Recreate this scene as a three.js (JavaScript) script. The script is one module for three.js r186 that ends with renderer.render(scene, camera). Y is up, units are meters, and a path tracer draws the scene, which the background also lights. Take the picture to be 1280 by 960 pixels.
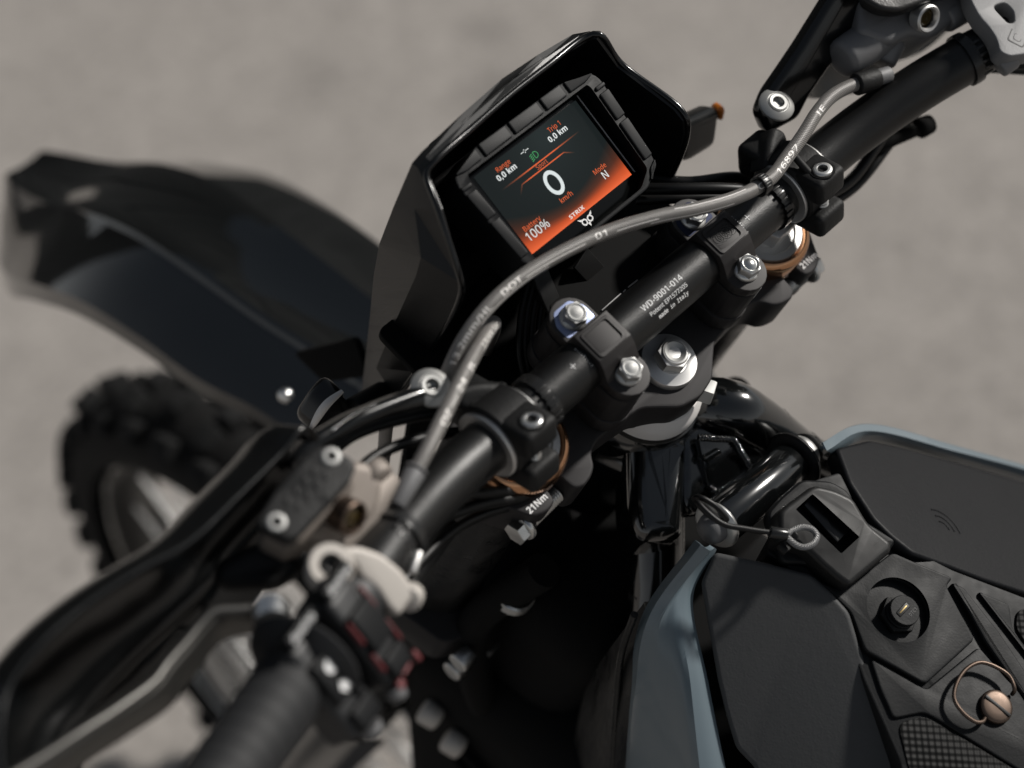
import * as THREE from 'three';
import { mergeGeometries, toCreasedNormals } from 'three/addons/utils/BufferGeometryUtils.js';
import { RoundedBoxGeometry } from 'three/addons/geometries/RoundedBoxGeometry.js';
import { ImprovedNoise } from 'three/addons/math/ImprovedNoise.js';

// ---------------------------------------------------------------- camera, sky, sun, exposure
const scene = new THREE.Scene();
const camera = new THREE.PerspectiveCamera(24.083, 4 / 3, 0.05, 200);
camera.position.set(-0.5203, 1.8403, 0.4624);
camera.up.set(0.57394, 0.68360, -0.45087);
camera.lookAt(-0.06692, 1.11654, -0.05779);
camera.focus = 0.995;
camera.userData.fStop = 3.0;
const SUN_DIR = new THREE.Vector3(0.70, 0.68, 0.25).normalize();   // towards the sun: on the rider's right, at 42 degrees
const sky = makeSky(SUN_DIR);
scene.background = sky; scene.environment = sky;
const sun = new THREE.DirectionalLight(new THREE.Color().setRGB(1, 0.96, 0.905), 4.2);
sun.position.copy(SUN_DIR).multiplyScalar(6); sun.target.position.set(0, 0.9, 0);
sun.castShadow = true; sun.shadow.mapSize.set(4096, 4096); sun.shadow.radius = 8; sun.shadow.bias = -0.0002;
Object.assign(sun.shadow.camera, { left: -1.6, right: 1.6, top: 1.6, bottom: -1.6, near: 1, far: 12 });
scene.add(sun, sun.target);
const renderer = new THREE.WebGLRenderer({ antialias: true });
renderer.toneMapping = THREE.LinearToneMapping;
renderer.toneMappingExposure = 1.07;
renderer.shadowMap.enabled = true; renderer.shadowMap.type = THREE.PCFSoftShadowMap;

function makeSky(sd) {                                               // clear deep blue sky, paler towards the horizon, a soft aureole round the sun
  const w = 512, h = 256, d = new Float32Array(w * h * 4), v = new THREE.Vector3();
  for (let j = 0; j < h; j++) for (let i = 0; i < w; i++) {
    const el = ((j + 0.5) / h - 0.5) * Math.PI, az = ((i + 0.5) / w - 0.5) * 2 * Math.PI;
    v.set(Math.cos(el) * Math.cos(az), Math.sin(el), Math.cos(el) * Math.sin(az));
    const up = Math.max(0, v.y), hz = Math.pow(1 - up, 2.6), g = Math.max(0, v.dot(sd)), glow = 0.12 * Math.pow(g, 10) + 0.5 * Math.pow(g, 160);
    let c = [0.085 + 0.42 * hz + glow, 0.1 + 0.42 * hz + glow * 0.98, 0.125 + 0.4 * hz + glow * 0.95];
    if (v.y < 0) c = [0.2, 0.19, 0.18];
    d.set([c[0], c[1], c[2], 1], (j * w + i) * 4);
  }
  const t = new THREE.DataTexture(d, w, h, THREE.RGBAFormat, THREE.FloatType);
  t.mapping = THREE.EquirectangularReflectionMapping; t.colorSpace = THREE.LinearSRGBColorSpace;
  t.magFilter = t.minFilter = THREE.LinearFilter; t.needsUpdate = true;
  return t;
}

// ---------------------------------------------------------------- helpers
const V = (x, y, z) => new THREE.Vector3(x, y, z);
const PI = Math.PI;
let seed = 7;
const rnd = () => { seed = (seed * 1664525 + 1013904223) >>> 0; return seed / 4294967296; };
const mirror = (p, s) => V(p.x * -s, p.y, p.z);                      // points are written for the left side (x < 0); s = -1 keeps them, s = 1 mirrors them
const lerp3 = (a, b, t) => a.clone().lerp(b, t);
// every part is modelled in the frame of the steering axis (x right, y up the axis, z back; origin at the stem nut) and set on the bike by STEER
const STEER = new THREE.Matrix4().makeTranslation(0, 1.118, 0).multiply(new THREE.Matrix4().makeRotationX(26 * PI / 180));
const bike = new THREE.Group(); bike.name = 'motorcycle'; scene.add(bike);
bike.userData = { label: 'black off-road motorcycle with a lit colour display, braided hoses and blue-grey fairings', category: 'motorcycle' };

function boxUV(g) {                                                  // uv in metres, from the plane each face lies closest to
  const p = g.attributes.position, uv = new Float32Array(p.count * 2), a = V(), b = V(), c = V(), n = V();
  for (let i = 0; i < p.count; i += 3) {
    a.fromBufferAttribute(p, i); b.fromBufferAttribute(p, i + 1); c.fromBufferAttribute(p, i + 2);
    n.subVectors(b, a).cross(c.sub(a));
    const x = Math.abs(n.x), y = Math.abs(n.y), z = Math.abs(n.z);
    for (let k = 0; k < 3; k++) {
      a.fromBufferAttribute(p, i + k);
      const q = y >= x && y >= z ? [a.x, a.z] : x >= z ? [a.z, a.y] : [a.x, a.y];
      uv[(i + k) * 2] = q[0]; uv[(i + k) * 2 + 1] = q[1];
    }
  }
  g.setAttribute('uv', new THREE.BufferAttribute(uv, 2));
  return g;
}
function fin(g, crease = 0.6, keepUV = false) {
  const o = toCreasedNormals(g.scale(2000, 2000, 2000), crease);              // it welds corners closer than 1/100: work in half millimetres
  o.scale(1 / 2000, 1 / 2000, 1 / 2000);
  for (const k of Object.keys(o.attributes)) if (!['position', 'normal', 'uv'].includes(k)) o.deleteAttribute(k);
  return keepUV ? o : boxUV(o);
}
const mrg = (...gs) => { const l = gs.flat().map((g) => (g.attributes.uv && !g.index ? g : fin(g))); return l.length > 1 ? mergeGeometries(l) : l[0]; };
function mesh(name, g, m) { const o = new THREE.Mesh(g, m); o.name = name; o.castShadow = o.receiveShadow = true; return o; }
function part(name, g, m, label) { const o = mesh(name, g.index ? fin(g) : g, m); o.applyMatrix4(STEER); bike.add(o); if (label) o.userData.label = label; return o; }
function sub(name, g, m, parent, label) { const o = mesh(name, g.index ? fin(g) : g, m); parent.add(o); if (label) o.userData.label = label; return o; }
function frame(o, ex, ey, ez) { return new THREE.Matrix4().makeBasis(ex, ey, ez).setPosition(o); }
function along(p, axis) {                                            // matrix that takes +y to axis at p
  return new THREE.Matrix4().compose(p, new THREE.Quaternion().setFromUnitVectors(V(0, 1, 0), axis.clone().normalize()), V(1, 1, 1));
}
function lathe(profile, p, axis, n = 36, crease = 0.6) {
  return fin(new THREE.LatheGeometry(profile.map(([r, h]) => new THREE.Vector2(Math.max(r, 1e-5), h)), n).applyMatrix4(along(p, axis)), crease);
}
function rod(a, b, r0, r1 = r0, n = 24, bev = Math.min(r0, r1) * 0.18) {       // solid cylinder or cone from a to b with rounded rims
  const L = a.distanceTo(b);
  return lathe([[0, 0], [r0 - bev, 0], [r0 - bev * 0.3, bev * 0.3], [r0, bev], [r1, L - bev], [r1 - bev * 0.3, L - bev * 0.3], [r1 - bev, L], [0, L]], a, b.clone().sub(a), n, 0.9);
}
function pipe(pts, r, n = 16, seg = 0, up = null) {                    // bent round bar with closed ends; r may be a function of t; with up, v = 0.5 runs along that side
  const c = new THREE.CatmullRomCurve3(pts, false, 'centripetal'), N = seg || pts.length * 10, L = c.getLength(), fr = up ? null : c.computeFrenetFrames(N, false), pos = [], uv = [], idx = [], R = (t) => (typeof r === 'function' ? r(t) : r);
  for (let i = 0; i <= N; i++) {
    const o = c.getPointAt(i / N), t = c.getTangentAt(i / N), u = up ? up.clone().addScaledVector(t, -up.dot(t)).normalize() : fr.normals[i], w = t.clone().cross(u), q = R(i / N);
    for (let j = 0; j <= n; j++) { const a = (j / n - 0.5) * 2 * PI, k = Math.cos(a) * q, m = Math.sin(a) * q; pos.push(o.x + u.x * k + w.x * m, o.y + u.y * k + w.y * m, o.z + u.z * k + w.z * m); uv.push(i / N * L, up ? j / n : (j / n - 0.5) * 2 * PI * q); }
  }
  for (let i = 0; i < N; i++) for (let j = 0; j < n; j++) { const a = i * (n + 1) + j, b = a + n + 1; idx.push(a, a + 1, b, b, a + 1, b + 1); }
  const g = new THREE.BufferGeometry(); g.setAttribute('position', new THREE.Float32BufferAttribute(pos, 3)); g.setAttribute('uv', new THREE.Float32BufferAttribute(uv, 2)); g.setIndex(idx);
  const out = [fin(g, 1.2, true)];
  for (const e of [0, 1]) out.push(fin(new THREE.CircleGeometry(R(e), n).applyMatrix4(new THREE.Matrix4().compose(c.getPointAt(e), new THREE.Quaternion().setFromUnitVectors(V(0, 0, 1), c.getTangentAt(e).multiplyScalar(e ? 1 : -1)), V(1, 1, 1))), 0.6, true));
  return mergeGeometries(out);
}
function roundPoly(pts, r) {                                         // closed 2D outline with rounded corners
  const s = new THREE.Shape(), n = pts.length;
  for (let i = 0; i < n; i++) {
    const p = pts[i], a = pts[(i + n - 1) % n], b = pts[(i + 1) % n], ra = Math.min(r, p.distanceTo(a) * 0.45, p.distanceTo(b) * 0.45);
    const q = p.clone().lerp(a, ra / p.distanceTo(a)), t = p.clone().lerp(b, ra / p.distanceTo(b));
    i ? s.lineTo(q.x, q.y) : s.moveTo(q.x, q.y);
    s.quadraticCurveTo(p.x, p.y, t.x, t.y);
  }
  s.closePath();
  return s;
}
function planeOf(pts, up) {
  const c = V(), n = V();
  pts.forEach((p, i) => { const q = pts[(i + 1) % pts.length]; c.add(p); n.add(V((p.y - q.y) * (p.z + q.z), (p.z - q.z) * (p.x + q.x), (p.x - q.x) * (p.y + q.y))); });
  c.divideScalar(pts.length); n.normalize();
  if (n.dot(up) < 0) n.negate();
  const ex = pts[1].clone().sub(pts[0]); ex.addScaledVector(n, -ex.dot(n)).normalize();
  return frame(c, ex, n.clone().cross(ex), n);
}
// slab whose top face has the given outline (3D points, near a plane); t thick, edges bevelled, corners rounded
function plate(pts, t, { bev = 0.001, r = 0.002, up = V(-0.45, 0.88, 0.15), holes = [], seg = 2, lift = 0 } = {}) {
  const m = planeOf(pts, up), inv = m.clone().invert(), to2 = (p) => { const q = p.clone().applyMatrix4(inv); return new THREE.Vector2(q.x, q.y); };
  const s = roundPoly(pts.map(to2), r);
  for (const h of holes) s.holes.push(roundPoly(h.map(to2), r));
  const g = new THREE.ExtrudeGeometry(s, { depth: Math.max(t - 2 * bev, 1e-4), bevelEnabled: bev > 0, bevelSize: bev, bevelThickness: bev, bevelOffset: -bev, bevelSegments: seg, curveSegments: 6 });
  g.translate(0, 0, -t + bev + lift);
  return fin(g.applyMatrix4(m), 0.45);
}
function smoothGrid(rows, nu, nv, sharp = false) {                   // resample a grid of control points along both directions
  const cur = (l, n, lin) => { if (lin) { const o = []; for (let i = 0; i < n; i++) { const f = i / (n - 1) * (l.length - 1), k = Math.min(Math.floor(f), l.length - 2); o.push(lerp3(l[k], l[k + 1], f - k)); } return o; }
    const c = new THREE.CatmullRomCurve3(l, false, 'centripetal'); const o = []; for (let i = 0; i < n; i++) o.push(c.getPoint(i / (n - 1))); return o; };
  const a = rows.map((r) => cur(r, nv, sharp)), out = Array.from({ length: nu }, () => []);
  for (let j = 0; j < nv; j++) cur(a.map((r) => r[j]), nu, false).forEach((p, i) => { out[i][j] = p; });
  return out;
}
function shell(grid, t, crease = 0.5) {                              // sheet of thickness t through a grid of points, rims closed
  const nu = grid.length, nv = grid[0].length, N = [];
  for (let i = 0; i < nu; i++) for (let j = 0; j < nv; j++) {
    const du = V().subVectors(grid[Math.min(i + 1, nu - 1)][j], grid[Math.max(i - 1, 0)][j]), dv = V().subVectors(grid[i][Math.min(j + 1, nv - 1)], grid[i][Math.max(j - 1, 0)]);
    N.push(du.cross(dv).normalize());
  }
  const pos = [], idx = [], M = nu * nv;
  for (const k of [0, 1]) for (let i = 0; i < nu; i++) for (let j = 0; j < nv; j++) { const p = grid[i][j].clone().addScaledVector(N[i * nv + j], -k * t); pos.push(p.x, p.y, p.z); }
  const quad = (a, b, c, d) => idx.push(a, b, c, a, c, d);
  for (let i = 0; i + 1 < nu; i++) for (let j = 0; j + 1 < nv; j++) {
    const a = i * nv + j, b = a + nv, c = b + 1, d = a + 1;
    quad(a, b, c, d); quad(M + a, M + d, M + c, M + b);
  }
  for (let i = 0; i + 1 < nu; i++) { const a = i * nv, b = a + nv; quad(a, M + a, M + b, b); const e = a + nv - 1, f = e + nv; quad(e, f, M + f, M + e); }
  for (let j = 0; j + 1 < nv; j++) { quad(j, j + 1, M + j + 1, M + j); const a = (nu - 1) * nv + j; quad(a, M + a, M + a + 1, a + 1); }
  const uv = [], du = [0], dv = [0], mi = nu >> 1, mj = nv >> 1;
  for (let i = 1; i < nu; i++) du.push(du[i - 1] + grid[i][mj].distanceTo(grid[i - 1][mj]));
  for (let j = 1; j < nv; j++) dv.push(dv[j - 1] + grid[mi][j].distanceTo(grid[mi][j - 1]));
  for (const k of [0, 1]) for (let i = 0; i < nu; i++) for (let j = 0; j < nv; j++) uv.push(du[i] + k, dv[j]);
  const g = new THREE.BufferGeometry();
  g.setAttribute('position', new THREE.Float32BufferAttribute(pos, 3)); g.setAttribute('uv', new THREE.Float32BufferAttribute(uv, 2)); g.setIndex(idx);
  return fin(g, crease, true);
}
function box(c, ex, ey, ez, w, h, d, r = 0.001) { return fin(new RoundedBoxGeometry(w, h, d, 2, r).applyMatrix4(frame(c, ex, ey, ez)), 0.5); }
const AX = V(1, 0, 0), AY = V(0, 1, 0), AZ = V(0, 0, 1);
function hexPrism(p, axis, af, h, bev = 0.0008, turn = 0) {
  const s = new THREE.Shape(), R = af / Math.sqrt(3);
  for (let i = 0; i < 6; i++) { const a = i * PI / 3 + turn; i ? s.lineTo(R * Math.cos(a), R * Math.sin(a)) : s.moveTo(R * Math.cos(a), R * Math.sin(a)); }
  s.closePath();
  const g = new THREE.ExtrudeGeometry(s, { depth: h - bev, bevelEnabled: true, bevelSize: bev, bevelThickness: bev, bevelOffset: -bev, bevelSegments: 2 });
  g.rotateX(-PI / 2);
  return fin(g.applyMatrix4(along(p, axis)), 0.4);
}
function flangeBolt(p, axis, af, h, fr, turn = 0) {                  // hexagon head on a washer flange with a domed top
  const R = af / 2;
  return mrg(lathe([[0, 0], [fr, 0], [fr, 0.0009], [fr * 0.97, 0.0016], [R * 1.05, 0.0028], [R * 0.9, 0.003]], p, axis, 36),
    hexPrism(p.clone().addScaledVector(axis, 0.0016), axis, af, h - 0.0026, 0.0007, turn),
    lathe([[R * 0.98, h - 0.0014], [R * 0.93, h - 0.0007], [R * 0.8, h - 0.0003], [R * 0.66, h - 0.0009], [R * 0.6, h - 0.0008], [R * 0.42, h - 0.0001], [R * 0.2, h + 0.0004], [0, h + 0.0005]], p, axis, 32, 0.9));
}
function socketBolt(p, axis, r, h, hole = 0.5) {                     // round head with a sunk drive
  return mrg(lathe([[r, -0.002], [r, h * 0.45], [r * 0.93, h * 0.8], [r * 0.76, h], [r * hole * 1.1, h], [r * hole, h - 0.0003]], p, axis, 32, 0.7),
    lathe([[r * hole, h - 0.0003], [r * hole * 0.92, h - r * 0.6], [0, h - r * 0.7]], p, axis, 6, 0.2));
}

// ---------------------------------------------------------------- textures
function canvasTex(w, h, draw, srgb = true) {
  const c = document.createElement('canvas'); c.width = w; c.height = h; const x = c.getContext('2d'); draw(x, w, h);
  const t = new THREE.CanvasTexture(c); if (srgb) t.colorSpace = THREE.SRGBColorSpace; t.anisotropy = 8; return t;
}
function noiseTex(n, f, rep) {                                       // grey noise, f(i, j) in 0..1, tiled every rep metres
  const d = new Uint8Array(n * n * 4);
  for (let j = 0; j < n; j++) for (let i = 0; i < n; i++) { const v = Math.max(0, Math.min(255, f(i, j) * 255)); d.set([v, v, v, 255], (j * n + i) * 4); }
  const t = new THREE.DataTexture(d, n, n); t.wrapS = t.wrapT = THREE.RepeatWrapping; t.magFilter = THREE.LinearFilter; t.minFilter = THREE.LinearMipmapLinearFilter; t.generateMipmaps = true;
  t.repeat.set(1 / rep, 1 / rep); t.needsUpdate = true; return t;
}
const perlin = new ImprovedNoise();
const tileNoise = (n, per, z) => (i, j) => {                         // periodic value noise from a lattice
  const L = tileNoise['k' + per + z] ||= Array.from({ length: per * per }, rnd), x = i / n * per, y = j / n * per, x0 = Math.floor(x), y0 = Math.floor(y), fx = x - x0, fy = y - y0;
  const s = (t) => t * t * (3 - 2 * t), g = (a, b) => L[(a % per) * per + (b % per)];
  const u = s(fx), v = s(fy);
  return (g(x0, y0) * (1 - u) + g(x0 + 1, y0) * u) * (1 - v) + (g(x0, y0 + 1) * (1 - u) + g(x0 + 1, y0 + 1) * u) * v;
};
const nA = tileNoise(512, 128, 1), nB = tileNoise(512, 40, 2), nC = tileNoise(512, 9, 3), nD = tileNoise(512, 4, 4), nE = tileNoise(512, 256, 5);
const grain = noiseTex(512, () => rnd() * 0.6 + rnd() * 0.4, 0.13);          // powder coat: grain near 0.4 mm
const leather = noiseTex(512, (i, j) => nA(i, j) * 0.6 + nB(i, j) * 0.4, 0.10);             // moulded plastic texture
const smear = noiseTex(512, (i, j) => nC(i, j) * 0.45 + nD(i, j) * 0.3 + nB(i, j) * 0.25, 0.22);  // wiped dust and handling marks: uneven gloss
const sheen = noiseTex(512, (i, j) => 0.7 + 0.3 * (nC(i, j) * 0.4 + nD(i, j) * 0.3 + nB(i, j) * 0.3), 0.16);            // barely uneven gloss
const scuff = canvasTex(1024, 1024, (x, w, h) => {                                          // hairline scratches for gloss
  x.fillStyle = '#8a8a8a'; x.fillRect(0, 0, w, h);
  for (let i = 0; i < 900; i++) { const a = rnd() * w, b = rnd() * h, t = rnd() * 6.3, l = 8 + rnd() * 60; x.strokeStyle = `rgba(${rnd() < 0.5 ? '255,255,255' : '40,40,40'},${0.05 + rnd() * 0.3})`; x.lineWidth = 0.6 + rnd(); x.beginPath(); x.moveTo(a, b); x.lineTo(a + Math.cos(t) * l, b + Math.sin(t) * l); x.stroke(); }
  for (let i = 0; i < 260; i++) { x.fillStyle = `rgba(255,255,255,${rnd() * 0.14})`; x.beginPath(); x.arc(rnd() * w, rnd() * h, 2 + rnd() * 26, 0, 7); x.fill(); }
}, false);
scuff.wrapS = scuff.wrapT = THREE.RepeatWrapping; scuff.repeat.set(8, 8);

const weave = noiseTex(64, (i, j) => { const x = i / 64 * 2 * PI, y = j / 64 * 2 * PI; return 0.5 + 0.25 * (Math.sin(x + y) + Math.sin(x - y)); }, 0.0052);
const strands = noiseTex(64, (i, j) => 0.5 + 0.5 * Math.sin((i / 64 + j / 64) * 2 * PI * 2), 0.003);

// ---------------------------------------------------------------- materials
const lin = (r, g = r, b = r) => new THREE.Color().setRGB(r, g, b);
const std = (c, roughness, metalness = 0, o = {}) => new THREE.MeshPhysicalMaterial({ color: c, roughness, metalness, ...o });
const rough = (t) => ({ roughnessMap: t });
const soft = { specularIntensity: 0.6 };
const M = {
  gloss: std(lin(0.0028, 0.003, 0.0032), 0.24, 0, { ...soft, clearcoat: 0.35, clearcoatRoughness: 0.1 }),
  handguard: std(lin(0.0025, 0.0028, 0.003), 0.36, 0, { ...rough(scuff), specularIntensity: 0.8 }),
  under: std(lin(0.0016), 0.85, 0, { specularIntensity: 0.35 }),
  shell: std(lin(0.003), 0.8, 0, { ...rough(smear), ...soft }),
  hood: std(lin(0.0048, 0.005, 0.0052), 0.72, 0, { ...rough(scuff), specularIntensity: 0.8 }),
  fender: std(lin(0.0022, 0.0028, 0.003), 0.12, 0, { ...rough(scuff), clearcoat: 0.8, clearcoatRoughness: 0.06 }),
  frame: std(lin(0.003, 0.0034, 0.0036), 0.16, 0, { clearcoat: 1, clearcoatRoughness: 0.05 }),
  bar: std(lin(0.003), 0.4, 0, { specularIntensity: 0.8, bumpMap: grain, bumpScale: 0.0001 }),
  rubber: std(lin(0.0045), 0.6, 0, { ...soft, bumpMap: leather, bumpScale: 0.00012 }),
  cable: std(lin(0.0025), 0.45, 0, soft),
  grip: std(lin(0.006, 0.0065, 0.0075), 0.7, 0, { bumpMap: leather, bumpScale: 0.0001 }),
  satin: std(lin(0.009), 0.9, 0, { ...rough(smear), ...soft, bumpMap: leather, bumpScale: 0.0001 }),
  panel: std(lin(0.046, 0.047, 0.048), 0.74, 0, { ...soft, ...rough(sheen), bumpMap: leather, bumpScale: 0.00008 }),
  panelRight: std(lin(0.0026, 0.003, 0.0042), 0.6, 0, { specularIntensity: 0.3, ...rough(sheen), bumpMap: leather, bumpScale: 0.00006 }),  // right tank panel: base colour set darker and bluer than the left
  console: std(lin(0.0024, 0.0029, 0.0036), 0.66, 0, { specularIntensity: 0.45, ...rough(sheen), bumpMap: leather, bumpScale: 0.00005 }),
  module: std(lin(0.0075), 0.85, 0, { specularIntensity: 0.6, ...rough(scuff), bumpMap: smear, bumpScale: 0.0003 }),
  bezel: std(lin(0.003, 0.0035, 0.0042), 0.5, 0, { specularIntensity: 0.4 }),
  window: std(lin(0.0035), 0.3),
  anod: std(lin(0.013, 0.0112, 0.0112), 0.55, 0.25),
  flat: std(lin(0.24, 0.28, 0.42), 0.9, 1, rough(smear)),  // blue-white reflection painted into the colour of the left clamp's flat
  flatGlintDark: std(lin(0.02, 0.024, 0.045), 0.6, 0.8),  // dark version of that painted reflection, for the right clamp
  anod2: std(lin(0.014, 0.0128, 0.0135), 0.62, 0.4),
  zinc: std(lin(0.52, 0.52, 0.51), 1, 1, rough(smear)),
  alu: std(lin(0.58, 0.575, 0.565), 0.5, 1),
  screw: std(lin(0.4, 0.4, 0.39), 0.6, 1),
  chrome: std(lin(0.7, 0.7, 0.69), 0.75, 1, rough(smear)),
  blackChrome: std(lin(0.02), 0.25, 0.4),
  lever: std(lin(0.1, 0.097, 0.092), 0.42, 0.9),
  rim: std(lin(0.06, 0.058, 0.056), 0.5, 0.8),
  copper: std(lin(0.5, 0.27, 0.15), 0.5, 1, rough(smear)),
  indicator: std(lin(0.002, 0.0024, 0.0025), 0.3, 0, { specularIntensity: 0.4 }),
  bronze: std(lin(0.11, 0.082, 0.066), 0.85, 1, { ...rough(scuff) }),
  brass: std(lin(0.2, 0.15, 0.07), 0.4, 1),
  castWarm: std(lin(0.24, 0.21, 0.185), 0.6, 0.35, { bumpMap: grain, bumpScale: 0.00008 }),
  castGrey: std(lin(0.14, 0.14, 0.143), 0.6, 0.35, { bumpMap: grain, bumpScale: 0.0001 }),
  clampGrey: std(lin(0.17, 0.17, 0.172), 0.6, 0.3, { bumpMap: grain, bumpScale: 0.0001 }),
  castDark: std(lin(0.03), 0.6, 0.3),
  bracket: std(lin(0.45, 0.42, 0.385), 0.6, 0.25, { bumpMap: grain, bumpScale: 0.00008 }),
  blue: std(lin(0.098, 0.13, 0.15), 0.42, 0, { clearcoat: 0.35, clearcoatRoughness: 0.15 }),
  tyre: std(lin(0.0045, 0.0048, 0.005), 0.85, 0, { ...soft, bumpMap: leather, bumpScale: 0.0004 }),
  carcass: std(lin(0.002), 0.9, 0, soft),
  seal: std(lin(0.62, 0.6, 0.58), 0.7, 0.1),
  amber: std(lin(0.6, 0.17, 0.015), 0.25),
  glass: std(lin(0.002, 0.0023, 0.0023), 0.14, 0, soft),
  sight: std(lin(0.03, 0.02, 0.005), 0.08),
  rope: std(lin(0.3), 0.5, 0.8, { bumpMap: strands, bumpScale: 0.0006 }),
  mesh: std(lin(0.002), 0.6, 0, { specularIntensity: 0.35, bumpMap: weave, bumpScale: 0.0006 }),
  grey: std(lin(0.3), 0.6), cube: std(lin(0.011, 0.0115, 0.0125), 0.5),
  red: std(lin(0.12, 0.02, 0.023), 0.5),
};
function print(w, h, draw, color = lin(0.72), roughness = 0.6) {     // flat print: lettering cut out by an alpha map
  const t = canvasTex(w, h, (x) => { x.fillStyle = '#000'; x.fillRect(0, 0, w, h); x.fillStyle = x.strokeStyle = '#fff'; draw(x, w, h); }, false);
  return std(color, roughness, 0, { alphaMap: t, transparent: true });
}
function decal(o, ex, ey, w, h) {                                    // sheet for a print, centred at o, ex to the right of the text, ey up the text
  const e = ex.clone().normalize(), f = ey.clone().addScaledVector(e, -ey.dot(e)).normalize();
  return fin(new THREE.PlaneGeometry(w, h).applyMatrix4(frame(o, e, f, e.clone().cross(f))), 0.6, true);
}

// ---------------------------------------------------------------- the setting: a concrete yard
const concrete = noiseTex(1024, (() => { const a = tileNoise(1024, 6, 11), b = tileNoise(1024, 24, 12), c = tileNoise(1024, 110, 13), d = tileNoise(1024, 400, 14);
  return (i, j) => 0.62 + (a(i, j) - 0.5) * 0.035 + (b(i, j) - 0.5) * 0.02 + (c(i, j) - 0.5) * 0.04 + (d(i, j) - 0.5) * 0.10 - Math.max(0, b(j, i) * 0.6 + a(i, j) * 0.4 - 0.7) * 0.4 - (c(j, i) > 0.95 ? 0.06 : 0); })(), 3.1);
concrete.colorSpace = THREE.SRGBColorSpace;
{
  const g = new THREE.PlaneGeometry(120, 120, 1, 1).rotateX(-PI / 2), u = g.attributes.uv;
  for (let i = 0; i < u.count; i++) u.setXY(i, u.getX(i) * 120, u.getY(i) * 120);
  const o = mesh('ground', g, std(lin(0.86, 0.795, 0.735), 0.9, 0, { map: concrete, bumpMap: concrete, bumpScale: 0.002 }));
  o.userData.kind = 'structure';
  scene.add(o);
}

{ // a dark clad wall added ahead of the bike, out of the frame, for the glossy plastic to mirror
  const g = [];
  for (let i = 0; i < 42; i++) g.push(new RoundedBoxGeometry(0.29, 8, 0.16, 1, 0.02).translate(-1.1 + i * 0.3, 4, -5.6 - 0.02 * (i % 2)));
  const o = mesh('unseen_wall', mrg(g), std(lin(0.03, 0.032, 0.033), 0.8)); o.userData.kind = 'structure'; scene.add(o);
}

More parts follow.
